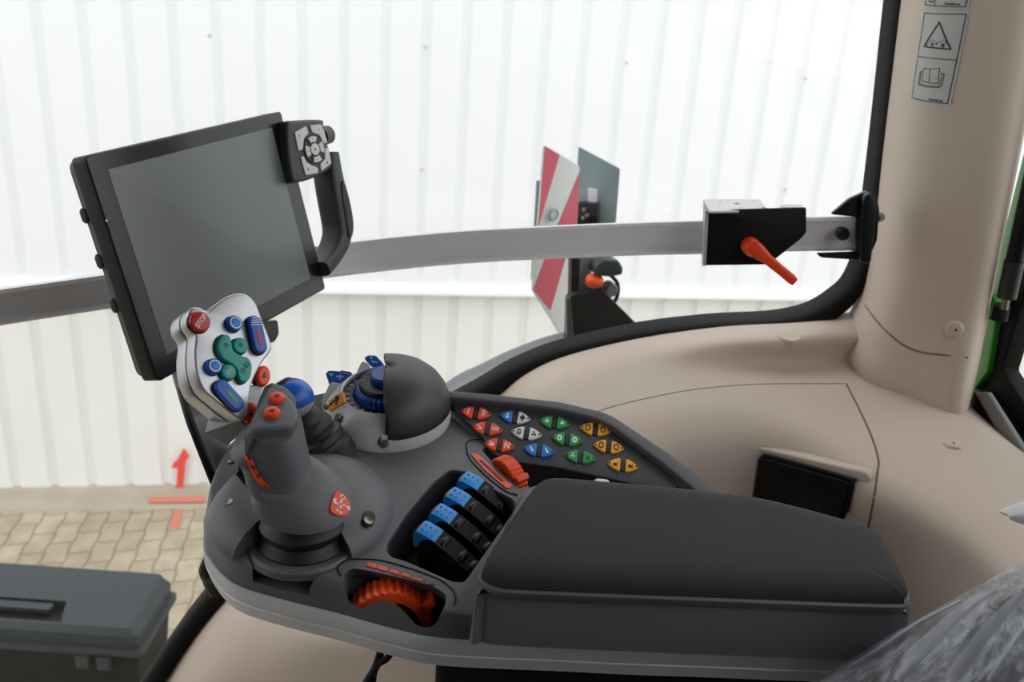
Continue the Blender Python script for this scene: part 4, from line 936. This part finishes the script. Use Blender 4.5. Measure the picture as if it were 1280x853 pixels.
# label strip, trigger rocker and skirt emblem
def on_grip(px): 
    out = []
    for x, y in px:
        d = ray(x, y).normalized(); h = GB.ray_cast(CAM, d); out.append((h[0], h[1]))
    return out
def bvh(o): return BVHTree.FromPolygons([tuple(wm(o) @ v.co) for v in o.data.vertices], [tuple(p.vertices) for p in o.data.polygons])
GB = bvh(grip)
def z3(x, y): return (240+x/3.556, 470+y/3.556)
st = [((232, 345), (256, 345)), ((243, 378), (268, 375)), ((258, 412), (282, 408)), ((275, 448), (298, 442)), ((297, 476), (318, 468)), ((318, 500), (348, 494))]
vs = []; ok = True
for l_, r_ in st:
    for q in (l_, r_):
        h = GB.ray_cast(CAM, ray(*z3(*q)).normalized())
        vs.append((h[0] if h[0] is not None else pj(*z3(*q)) ) - ray(*z3(*q))*.0012 if h[0] is not None else pj(*z3(*q), -.02))
fsx = [(2*i, 2*i+1, 2*i+3, 2*i+2) for i in range(len(st)-1)]
so_ = mk('label_strip', vs, fsx, M_orr, joy); md = so_.modifiers.new('s', 'SOLIDIFY'); md.thickness = .0008
prt = []
for (a, b_), (c, d) in ((((240, 352), (255, 352)), ((252, 374), (266, 372))), (((260, 402), (276, 398)), ((268, 424), (284, 418))), (((280, 440), (294, 436)), ((290, 456), (302, 450)))):
    q4 = [GB.ray_cast(CAM, ray(*z3(*q)).normalized())[0] for q in (a, b_, d, c)]
    if all(x is not None for x in q4): prt.append(mk('strip_mark', [p-ray(*z3(*q))*.0022 for p, q in zip(q4, (a, b_, d, c))], [(0, 1, 2, 3)], M_ink))
if prt: adopt(join(prt), so_)
tf = Fr(pj(*z3(232, 430), .0), V(-.2, -.95, .2), (1, 0, 0))
plate('trigger_guard', tf, rnd(hp(tf, [z3(*q) for q in ((212, 345), (232, 350), (262, 440), (268, 500), (240, 470), (208, 430))]), .002), -.012, .002, M_blkm, joy, .001)
for k in range(6):
    p = pj(*z3(218+k*9, 440+k*11), -.002); tube('trigger_rib', [p+V(-.0035, 0, .0005), p+V(.006, 0, -.0005)], .0017, M_blk, joy, 8, smooth=False)
SB = bvh(bpy.data.objects['skirt'])
eh = SB.ray_cast(CAM, ray(424.6, 630).normalized()); EFm = Fr(eh[0], eh[1] if eh[1].dot(ray(424, 630)) < 0 else -eh[1], RT)
def z6b(x, y): return (280+x/6.094, 560+y/6.094)
em = [(850, 333), (885, 342), (920, 370), (950, 415), (960, 455), (945, 500), (915, 520), (875, 522), (830, 505), (808, 480), (808, 440), (825, 380)]
eb = plate('emblem', EFm, [(v.x, v.y) for v in cat([V(*EFm.hit(*z6b(*q)), 0) for q in em], 2, True)], -.003, .0012, M_orr, joy, .0003)
mk_s = []
for q in ([(875, 405), (893, 405), (893, 425), (875, 425)], [(875, 445), (892, 445), (892, 462), (875, 462)], [(855, 425), (872, 428), (870, 440), (854, 437)], [(897, 432), (914, 440), (912, 452), (896, 444)], [(822, 392), (850, 392), (845, 412), (858, 430), (838, 432), (824, 415)], [(925, 445), (955, 455), (952, 485), (935, 480), (940, 468), (924, 460)], [(842, 470), (866, 478), (864, 490), (850, 486)], [(868, 488), (894, 494), (890, 508), (872, 500)]):
    mk_s.append(plate('emblem_mark', EFm, hp(EFm, [z6b(*a) for a in q]), .0012, .0016, M_white))
u, v = EFm.hit(*z6b(895, 382)); mk_s.append(plate('emblem_mark', EFm, circ(.0024, 16, u, v), .0012, .0016, M_white, holes=[circ(.0016, 12, u, v)]))
adopt(join(mk_s), eb)

# ================================================================== BALL LEVER
LBp = T.hit3(404, 562, .006)
bl = thing('ball_lever', 'short lever with blue and silver ball knob behind the joystick', 'lever', LBp)
bc_ = Yp(366, 499, LBp.y-.004); axb = (bc_-LBp); Ln = axb.length; ab = axb.normalized(); BF = Fr(LBp, ab, RT)
lathe('lever_boot', BF, [(.029, -.012), (.0285, .0), (.0255, .003), (.0245, .0075), (.0265, .010), (.0255, .016), (.0215, .0185), (.0210, .022), (.0225, .025), (.0205, .031), (.0165, .033), (.0155, Ln-.020), (.0125, Ln-.016), (0, Ln-.016)], M_boot, bl, 40, sharp=40)
R_ = 26.5*(bc_-CAM).dot(FW)/FPX
hv = (UP*.84+RT*-.28-FW*.15).normalized(); KF = Fr(bc_, hv, RT)
sp_ = lambda a0, a1, n=16: [(R_*math.cos(math.radians(a0+(a1-a0)*i/n)), R_*math.sin(math.radians(a0+(a1-a0)*i/n))) for i in range(n+1)]
lathe('ball_upper', KF, sp_(-22, 89.9), M_blue, bl, 48, sharp=80)
lathe('ball_lower', KF, [(a*.985, b_*.985) for a, b_ in sp_(-89.9, -20)], M_sil, bl, 48, sharp=80)
lathe('ball_seam', KF, [(R_*.93, -R_*.40), (R_*.90, -R_*.34)], M_ink, bl, 40)
d0 = (UP*.86-RT*.5-FW*.18).normalized(); sf = Fr(bc_+d0*R_*.97, d0, RT)
lathe('ball_badge', sf, [(0, .0013), (.006, .0009), (.0095, -.0012), (.0095, -.003)], M_ink, bl, 28)
for dx in (-.0035, .0035): plate('badge_mark', sf, rnd([(dx-.002, -.001), (dx+.002, -.001), (dx+.002, .002), (dx-.002, .0025)], .0006), .0006, .0014, M_yel, bl)

# ================================================================== ROTARY DIAL WITH HOOD
DB = T.hit3(484, 519); DF = Fr(DB, V(-.03, -.14, 1), (1, 0, 0)); RB = .0665
dial = thing('rotary_dial', 'silver domed rotary dial unit with blue rings half covered by a dark hood', 'rotary control', DB)
lathe('dial_base', DF, [(RB*.99, -.002), (RB, .001), (RB*.985, .006), (.060, .016), (.052, .026), (.0475, .0305), (.0455, .0318), (.0445, .031), (.0445, .020)], M_silm, dial, 72, math.radians(82), math.radians(278), 40)
lathe('hood_skirt', DF, [(RB*.99, -.002), (RB*1.0, .001), (RB*.99, .008), (RB*.955, .0165), (RB*.90, .0168)], mat('pale silver plastic', '#cfcfce', .4, metal=.15), dial, 60, math.radians(-86), math.radians(84), 40)
hprof = [(.0628, .012), (.0615, .021), (.0585, .030), (.0530, .039), (.045, .0465), (.035, .0522), (.024, .0560), (.012, .0580), (.0003, .0586)]
def hoff(a, r, w): return 1
hood = []
nA = 40
for i in range(nA+1):
    k = i/nA; row = []
    for j, (r, w) in enumerate(hprof):
        # the cut edge leans over the dial towards the top
        t_ = j/(len(hprof)-1); a0_ = math.radians(-82-16*t_**2); a1_ = math.radians(94+24*t_**2)
        a = a0_+(a1_-a0_)*k; row.append(DF.P(r*math.cos(a)+.002, r*math.sin(a), w))
    hood.append(row)
vs = [v for r in hood for v in r]; L_ = len(hprof)
fs = [(i*L_+j, (i+1)*L_+j, (i+1)*L_+j+1, i*L_+j+1) for i in range(nA) for j in range(L_-1)]
ho = mk('hood', vs, fs, mat('dark rubberised hood', '#3d3e41', .45, bump=.1, bscale=900), dial, 80)
md = ho.modifiers.new('s', 'SOLIDIFY'); md.thickness = .0028; md.offset = 0
xs = .004
lathe('dial_annulus', DF, [(.0445, .027), (.034, .0275), (.034, .02)], M_blk, dial, 60)
for k in range(12):
    a = math.radians(125+k*13); f = Fr(DF.P(.0395*math.cos(a), .0395*math.sin(a), .0275), DF.n, DF.ex*math.cos(a)+DF.ey*math.sin(a))
    plate('scale_tick', f, [(-.0022, -.0005), (.0022, -.0005), (.0022, .0005), (-.0022, .0005)], 0, .0004, M_lgrey if k % 3 else M_white, dial)
def kn(a, r, w): return 1-(.03*(.5+.5*math.cos(a*40)) if r > .03 else 0)
DK = Fr(DF.P(xs, 0, 0), V(-.10, -.16, 1), (1, 0, 0))
lathe('blue_ring', DK, [(.034, .024), (.0350, .027), (.0335, .037), (.031, .0392), (.027, .0395)], M_blued, dial, 160, off=kn, sharp=25)
lathe('black_disc', DK, [(.0285, .036), (.0285, .042), (.027, .0440), (.018, .0445), (.0, .0445)], M_blk, dial, 60)
for k in range(9):
    a = math.radians(120+k*17); f = Fr(DK.P(.0225*math.cos(a), .0225*math.sin(a), .0445), DK.n, DK.ex*math.cos(a)+DK.ey*math.sin(a))
    plate('scale_tick', f, [(-.0012, -.0004), (.0012, -.0004), (.0012, .0004), (-.0012, .0004)], 0, .0004, M_lgrey, dial)
lathe('blue_knob', DK, [(.0165, .0440), (.0160, .050), (.0145, .0520), (0, .0524)], M_blued, dial, 120, off=lambda a, r, w: 1-(.05*(.5+.5*math.cos(a*30)) if r > .014 else 0), sharp=25)
def z4(x, y): return (380+x/4.267, 420+y/4.267)
DBB = bvh(bpy.data.objects['dial_base'])
def dhit(px, py):
    h = DBB.ray_cast(CAM, ray(px, py).normalized()); return h
for x, y in (z4(190, 430), z4(432, 555)):
    h = dhit(x, y)
    if h[0] is None: continue
    n_ = h[1] if h[1].dot(ray(x, y)) < 0 else -h[1]; f = Fr(h[0], (n_+V(0, 0, .6)).normalized(), RT)
    plate('screw_recess', f, pill((-.001, -.002), (.002, .004), .0055), -.004, .0006, mat('grey recess', '#55575a', .5), dial, .0005)
    lathe('screw', Fr(f.P(-.0008, -.0015, .0016), f.n), [(0, .0008), (.002, .001), (.0036, .0014), (.0042, .0006), (.0042, 0)], M_scr, dial, 16)
lq = [z4(*q) for q in ((130, 345), (205, 298), (215, 352), (135, 402))]
h = dhit(*z4(172, 350)); n_ = h[1] if h[1].dot(ray(*z4(172, 350))) < 0 else -h[1]
LQ = Fr(h[0]+n_*.0015, n_, RT); lbp = plate('amber_label', LQ, rnd(hp(LQ, lq), .001), -.003, 0, M_yel, dial, .0003)
adopt(join([plate('label_symbol', LQ, hp(LQ, [z4(*a) for a in q]), .0, .0004, M_ink) for q in ([(168, 320), (188, 322), (186, 345), (166, 348)], [(150, 348), (180, 338), (182, 346), (152, 358)], [(135, 365), (155, 352), (158, 358), (138, 374)], [(172, 345), (178, 345), (176, 372), (168, 374)])]), lbp)
lathe('indicator_stud', Fr(LQ.hit3(*z4(113, 375), .0), n_), [(0, .002), (.002, .0015), (.003, 0), (.003, -.003)], M_scr, dial, 14)
# side fins and blue rockers on the far left of the dial
RFm = Fr(DF.P(-.052, .022, .02), V(-.15, -.72, .68), (1, 0, 0))
plate('rocker_fin', RFm, rnd(hp(RFm, [z4(*q) for q in ((92, 345), (112, 305), (133, 258), (150, 246), (228, 262), (240, 300), (215, 352), (135, 402), (95, 400))]), .002), -.006, 0, M_silm, dial, .001)
rk = RFm
r1 = plate('blue_rocker', rk, rnd(hp(rk, [z4(*q) for q in ((112, 200), (130, 182), (190, 186), (262, 205), (240, 268), (150, 245), (132, 262), (126, 240))], -.006), .002), -.014, -.006, M_blue, dial, .002)
adopt(join([plate('rocker_mark', rk, hp(rk, [z4(*a) for a in q], -.006), -.0062, -.0057, M_lgrey) for q in ([(135, 198), (155, 202), (152, 215), (134, 210)], [(170, 212), (215, 214), (212, 222), (172, 222)], [(190, 205), (198, 206), (194, 236), (186, 234)])]), r1)
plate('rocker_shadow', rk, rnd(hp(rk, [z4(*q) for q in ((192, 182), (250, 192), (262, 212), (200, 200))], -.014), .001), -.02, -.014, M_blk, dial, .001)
RFm2 = Fr(DF.P(-.028, .046, .02), V(-.15, -.72, .68), (1, 0, 0)); rk = RFm2
plate('rocker_fin', rk, rnd(hp(rk, [z4(*q) for q in ((278, 198), (300, 150), (312, 134), (340, 145), (362, 180), (330, 215))]), .001), -.006, 0, M_silm, dial, .001)
r2 = plate('blue_rocker', rk, rnd(hp(rk, [z4(*q) for q in ((318, 118), (340, 100), (382, 102), (418, 140), (422, 152), (370, 168), (342, 148))], -.006), .002), -.014, -.006, M_blue, dial, .002)
adopt(join([plate('rocker_mark', rk, hp(rk, [z4(*a) for a in q], -.006), -.0062, -.0057, M_lgrey) for q in ([(352, 110), (366, 110), (364, 124), (354, 124)], [(360, 132), (395, 140), (392, 146), (362, 142)])]), r2)

# ================================================================== MONITOR
MP = para([(107, 195), (351, 139), (407, 361), (198, 478)], .816)
MN = (MP[3]-MP[0]).cross(MP[1]-MP[0]).normalized(); MN = MN if MN.dot(FW) < 0 else -MN
MF = Fr(MP[0], MN, MP[1]-MP[0])
mon = thing('terminal_monitor', 'black flat touch screen terminal with side handle mounted above the console', 'monitor', (MP[3]+MP[2])/2)
mq = hp(MF, [(107, 195), (351, 139), (407, 361), (198, 478)])
plate('glass_front', MF, rnd(mq, .005), -.0015, 0, M_bezel, mon, .0008)
plate('housing', MF, rnd(mq, .006), -.020, -.0018, M_mon, mon, .002)
cx_, cy_ = sum(p[0] for p in mq)/4, sum(p[1] for p in mq)/4
loft('housing_back', [[MF.P(cx_+(a-cx_)*s, cy_+(b_-cy_)*s, w) for a, b_ in rnd(mq, .01)] for s, w in ((.985, -.020), (.975, -.028), (.90, -.036))], mat('warm grey back cover', '#6b6a66', .55), mon)
for t_ in (.24, .44, .64): 
    p = MP[0]*(1-t_)+MP[3]*t_ - MN*.027 + MF.ex*.002; tube('back_cover_nub', [p-(MP[3]-MP[0]).normalized()*.007, p-(MP[3]-MP[0]).normalized()*.004, p+(MP[3]-MP[0]).normalized()*.004, p+(MP[3]-MP[0]).normalized()*.007], lambda t: .0012+.0022*math.sin(PI*t), mat('warm grey back cover', '#6b6a66', .55), mon, 10, smooth=False)
sq = [MF.hit(134.5, 212.3), MF.hit(339.5, 159.7), MF.hit(388, 348)]; s4 = (Vector(sq[0])+Vector(sq[2])-Vector(sq[1])); sq.append(tuple(s4))
scn = plate('screen', MF, rnd(sq, .0008), -.0002, .0004, M_screen, mon, .0001)
plate('status_light', Fr(MF.hit3(133, 276), MN), circ(.0012, 10), 0, .0006, M_lgrey, mon)
# handle and keypad
def zk(x, y): return (350+x/4.06, 140+y/4.06)
kb_ = [(5, 90), (20, 45), (75, 35), (210, 38), (225, 60), (262, 270), (250, 300), (130, 350), (70, 358), (45, 330), (20, 200)]
kbody = plate('keypad_housing', MF, [(v.x, v.y) for v in cat([V(*MF.hit(*zk(x, y), .012), 0) for x, y in ((40, 60), (75, 42), (210, 38), (226, 60), (246, 160), (264, 262), (250, 296), (190, 330), (125, 352), (80, 355), (66, 335), (45, 200))], 3, True)], -.016, .012, M_mon, mon, .004, sharp=60)
kc = zk(172, 190)
def kplate(nm, px, m, h=.0135): return plate(nm, MF, rnd([MF.hit(*zk(*q), .0125) for q in px], .0012), .0115, h, m, kbody, .0004)
M_pale = mat('pale grey keys', '#c9c6c2', .4)
for px in ([(72, 105), (130, 72), (142, 108), (118, 135), (113, 190), (92, 198)], [(150, 68), (205, 62), (218, 90), (238, 155), (218, 160), (200, 120), (160, 102)], [(103, 228), (118, 225), (130, 255), (160, 272), (190, 285), (190, 310), (128, 322)], [(202, 268), (225, 240), (226, 185), (244, 182), (258, 262), (208, 300)]):
    kplate('keypad_key', px, M_pale)
u0_, v0_ = MF.hit(*kc, .0125); sx__ = abs(Vector(MF.hit(*zk(226, 190), .0125))[0]-u0_); sy__ = abs(MF.hit(*zk(172, 270), .0125)[1]-v0_)
plate('keypad_disc', MF, circ(sx__*.97, 32, u0_, v0_, ry=sy__*.97), .0115, .0130, M_blk, kbody, .0003)
for k in range(4):
    a0 = k*PI/2+.3; a1 = (k+1)*PI/2-.3; q = []
    for i in range(7): a = a0+(a1-a0)*i/6; q.append((u0_+sx__*.88*math.cos(a+PI/4-PI/4+PI/4), v0_+sy__*.88*math.sin(a+PI/4)))
    for i in range(7): a = a1+(a0-a1)*i/6; q.append((u0_+sx__*.50*math.cos(a+PI/4), v0_+sy__*.50*math.sin(a+PI/4)))
    kk_ = plate('arrow_key', MF, q, .0125, .0145, M_pale, kbody, .0003)
    a = (a0+a1)/2+PI/4; plate('arrow_mark', MF, circ(.0008, 3, u0_+sx__*.7*math.cos(a), v0_+sy__*.7*math.sin(a)), .0145, .0148, M_ink, kk_)
kk_ = plate('centre_key', MF, circ(sx__*.40, 24, u0_, v0_, ry=sy__*.40), .0125, .0147, M_pale, kbody, .0003)
text('key_lettering', 'OK', MF, u0_, v0_, .0028, M_ink, kk_, .0147)
for (x, y), t_ in (((98, 122), '?'), ((200, 90), '='), ((240, 256), '#'), ((143, 290), 'A')):
    u, v = MF.hit(*zk(x, y), .0135); text('key_lettering', t_, MF, u, v, .0045, M_ink, kbody, .0135)
lathe('rotary_knob', Fr(MF.hit3(*zk(232, 118), .000), MF.ex*.96+MN*.1, MF.ey), [(0, .007), (.009, .007), (.0115, .005), (.0115, -.01)], M_rub and mat('grey ribbed knob', '#55544f', .5), mon, 72, off=lambda a, r, w: 1-(.06*(.5+.5*math.cos(a*24)) if r > .01 else 0), sharp=25)
hpts = [(250, 210), (262, 300), (280, 400), (303, 520), (312, 600), (300, 665), (262, 740), (212, 800)]
hand = [MF.hit3(*zk(x-18, y), -.004) for x, y in hpts]
P_ = cat(hand, 5); rings = []
for i, p in enumerate(P_):
    t = (P_[min(i+1, len(P_)-1)]-P_[max(i-1, 0)]).normalized(); s = MN.cross(t).normalized(); k = i/(len(P_)-1)
    w_ = .0115+.006*math.sin(PI*min(1, k*1.2)); rings.append([p + s*a*w_ + MN*b_*.016 for a, b_ in rnd([(-1, -1), (1, -1), (.8, 1), (-.8, 1)], .45, 4)])
hnd = loft('handle', rings, M_mon, mon, sharp=50)
rings = []
for i, p in enumerate(P_[8:24]):
    i2 = i+8; t = (P_[min(i2+1, len(P_)-1)]-P_[i2-1]).normalized(); s = MN.cross(t).normalized(); s = s if s.dot(MF.ex) > 0 else -s
    k = i/15; w_ = .0015+.007*math.sin(PI*k)**.5 if 0 < k < 1 else .0015
    rings.append([p + s*(.003+a*w_) + MN*(.0158+b_*.0018) for a, b_ in rnd([(-1, -1), (1, -1), (1, 1), (-1, 1)], .5, 3)])
loft('grip_inlay', rings, M_blk, hnd, sharp=50)
# support arm from the console to the monitor
arm0 = V(-.245, .80, H-.44); pmid = CAM + ray(262, 545)*.93; ptop = MP[3]*.35+MP[2]*.15+MP[0]*.35+MP[1]*.15 - MN*.045
tube('mounting_arm', [arm0+V(.02, .0, -.02), CAM+ray(292, 600)*.93, pmid, CAM+ray(247, 505)*.95, ptop], .017, M_fend, mon, 14, flat=.8)
tube('monitor_cable', [CAM+ray(268, 604)*.90, CAM+ray(253, 566)*.90, CAM+ray(243, 540)*.90, CAM+ray(234, 515)*.91, CAM+ray(225, 480)*.95], .0042, M_rub, mon, 10)
tube('hanging_cable', [T.hit3(300, 640, -.06), Zp(262, 705, H-.54), Zp(262, 722, H-.57), Zp(270, 740, H-.60)], .008, M_rub, mon, 10)
plate('mount_block', MF, rnd([MF.hit(*q, -.045) for q in ((330, 402), (341, 400), (343, 418), (338, 428), (300, 440), (240, 440), (240, 380))], .004), -.075, -.036, M_mon, mon, .004)

# ================================================================== SEAT UNDER PLASTIC FILM
seat = thing('driver_seat', 'dark seat side bolster wrapped in crumpled translucent plastic film', 'seat', CAM+ray(1200, 860)*.5)
S0 = [(985, 885, .585), (1012, 852, .58), (1058, 828, .575), (1105, 798, .57), (1162, 766, .56), (1220, 733, .55), (1284, 700, .54), (1350, 665, .53)]
def srow(dx, dy, dd_y, wob): return [(x+dx*(1-.1*i), y+dy+wob*math.sin(i*1.7), yy+dd_y) for i, (x, y, yy) in enumerate(S0)]
lay = [(-6, -4, .06, 0), (0, 0, .0, 0), (10, 18, -.022, 3), (28, 48, -.045, 4), (52, 95, -.075, 5), (85, 160, -.11, 6), (120, 240, -.15, 0)]
def rowsf(sh): 
    o = []
    for l in lay: o.append([Yp(x+(34 if sh else 0), y+(30 if sh else 0), yy+(.004 if sh else 0)) for x, y, yy in srow(*l)])
    o[0] = [p+V(0, .0, -.05) for p in o[0]]
    return [[p + (Vector((-.1, .35, -.5)).normalized()*sh) for p in r] for r in o]
def film_mat():
    m = bpy.data.materials.new('crumpled plastic film'); m.use_nodes = True; nt = m.node_tree; nt.nodes.clear(); N = nt.nodes.new; L = nt.links.new
    o = N('ShaderNodeOutputMaterial'); tc = N('ShaderNodeTexCoord')
    mp = N('ShaderNodeMapping'); mp.inputs['Rotation'].default_value = (0, 0, math.radians(-50)); mp.inputs['Scale'].default_value = (1, 9, 3); L(tc.outputs['Object'], mp.inputs[0])
    n1 = N('ShaderNodeTexNoise'); n1.inputs['Scale'].default_value = 5; n1.inputs['Detail'].default_value = 6; n1.inputs['Distortion'].default_value = .6; L(mp.outputs[0], n1.inputs['Vector'])
    n2 = N('ShaderNodeTexNoise'); n2.inputs['Scale'].default_value = 38; n2.inputs['Detail'].default_value = 5; n2.inputs['Distortion'].default_value = 1.5; L(tc.outputs['Object'], n2.inputs['Vector'])
    ad = N('ShaderNodeMath'); ad.operation = 'ADD'; L(n1.outputs['Fac'], ad.inputs[0]); L(n2.outputs['Fac'], ad.inputs[1])
    bp = N('ShaderNodeBump'); bp.inputs['Distance'].default_value = .012; bp.inputs['Strength'].default_value = .9; L(ad.outputs[0], bp.inputs['Height'])
    cr = N('ShaderNodeValToRGB'); cr.color_ramp.elements[0].position = .46; cr.color_ramp.elements[0].color = (.16, .16, .16, 1); cr.color_ramp.elements[1].position = .66; cr.color_ramp.elements[1].color = (.72, .72, .72, 1); L(n1.outputs['Fac'], cr.inputs[0])
    t = N('ShaderNodeBsdfTransparent'); p = N('ShaderNodeBsdfPrincipled'); p.inputs['Base Color'].default_value = (.74, .77, .86, 1); p.inputs['Roughness'].default_value = .22; L(bp.outputs[0], p.inputs['Normal'])
    mx = N('ShaderNodeMixShader'); L(cr.outputs[0], mx.inputs[0]); L(t.outputs[0], mx.inputs[1]); L(p.outputs[0], mx.inputs[2])
    g = N('ShaderNodeBsdfGlossy'); g.inputs['Roughness'].default_value = .16; L(bp.outputs[0], g.inputs['Normal']); mx2 = N('ShaderNodeMixShader'); mx2.inputs[0].default_value = .12; L(mx.outputs[0], mx2.inputs[1]); L(g.outputs[0], mx2.inputs[2])
    L(mx2.outputs[0], o.inputs[0]); return m
M_film = film_mat()
cush_, _ = grid('seat_bolster', rowsf(.022), M_seat, seat, 4, thick=.01)
film, FB = grid('plastic_film', rowsf(0), M_film, seat, 4)
dt = film.modifiers.new('sub', 'SUBSURF'); dt.levels = 1; dt.render_levels = 2
# doubled folds of film
M_fold = mat('milky film fold', '#a9aec0', .3)
def film_fold(px, w):
    P = [on(FB, x, y)[0] for x, y in px]; P = cat(P, 5); n_ = (P[-1]-P[0]).cross(ray(1200, 780)).normalized()
    N_ = len(P); vs = []
    for i, p in enumerate(P):
        ww = w*(.45+.55*math.sin(PI*min(1, .15+i/N_))); up = -(ray(1180, 800).normalized())*.004
        vs += [p-n_*ww+up*.4, p+up, p+n_*ww+up*.4]
    fs = [(3*i+k, 3*i+3+k, 3*i+4+k, 3*i+1+k) for i in range(N_-1) for k in (0, 1)]
    return mk('film_fold', vs, fs, M_fold2, seat, 60)
def fold_mat():
    m = bpy.data.materials.new('milky doubled film'); m.use_nodes = True; nt = m.node_tree; b = nt.nodes['Principled BSDF']
    b.inputs['Base Color'].default_value = lin('#c3c6d6'); b.inputs['Roughness'].default_value = .3; b.inputs['Alpha'].default_value = .55; return m
M_fold2 = fold_mat()
film_fold([(1122, 852), (1150, 822), (1185, 785), (1215, 757), (1245, 738)], .0052)
film_fold([(1188, 852), (1215, 820), (1245, 780), (1279, 740)], .0060)
film_fold([(1236, 852), (1256, 820), (1279, 785)], .0022)
film_fold([(1062, 835), (1100, 812), (1150, 778), (1200, 752)], .0022)
# loose flap of film at the right edge
fp = [[CAM+ray(x, y)*.62 for x, y in r] for r in (((1248, 640), (1266, 632), (1285, 626), (1310, 618)), ((1256, 644), (1268, 641), (1285, 640), (1310, 640)), ((1262, 648), (1270, 652), (1285, 657), (1310, 662)))]
for j, p in enumerate(fp[1]): fp[1][j] = p - FW*.006
flap, _ = grid('film_flap', fp, mat('white film flap', '#dfe3e6', .35), seat, 4, thick=.001)
tube('film_tail', [CAM+ray(1310, 640)*.62, CAM+ray(1340, 660)*.6, Yp(1350, 690, .54)], .004, M_fold, seat, 8)

# ================================================================== LIGHT
w = bpy.data.worlds.new('overcast sky'); bpy.context.scene.world = w; w.use_nodes = True
bgn = w.node_tree.nodes['Background']; nt = w.node_tree
tcn = nt.nodes.new('ShaderNodeTexCoord'); sep = nt.nodes.new('ShaderNodeSeparateXYZ'); nt.links.new(tcn.outputs['Generated'], sep.inputs[0])
crn = nt.nodes.new('ShaderNodeValToRGB'); nt.links.new(sep.outputs[2], crn.inputs[0])
crn.color_ramp.elements[0].position = 0; crn.color_ramp.elements[0].color = (.80, .82, .84, 1); crn.color_ramp.elements[1].position = .8; crn.color_ramp.elements[1].color = (1, 1.0, 1.0, 1)
nt.links.new(crn.outputs[0], bgn.inputs[0]); bgn.inputs[1].default_value = SKY
s = bpy.context.scene
s.view_settings.view_transform = 'Standard'; s.view_settings.look = 'None'; s.view_settings.gamma = 1; s.view_settings.exposure = EXPO; s.view_settings.use_curve_mapping = False
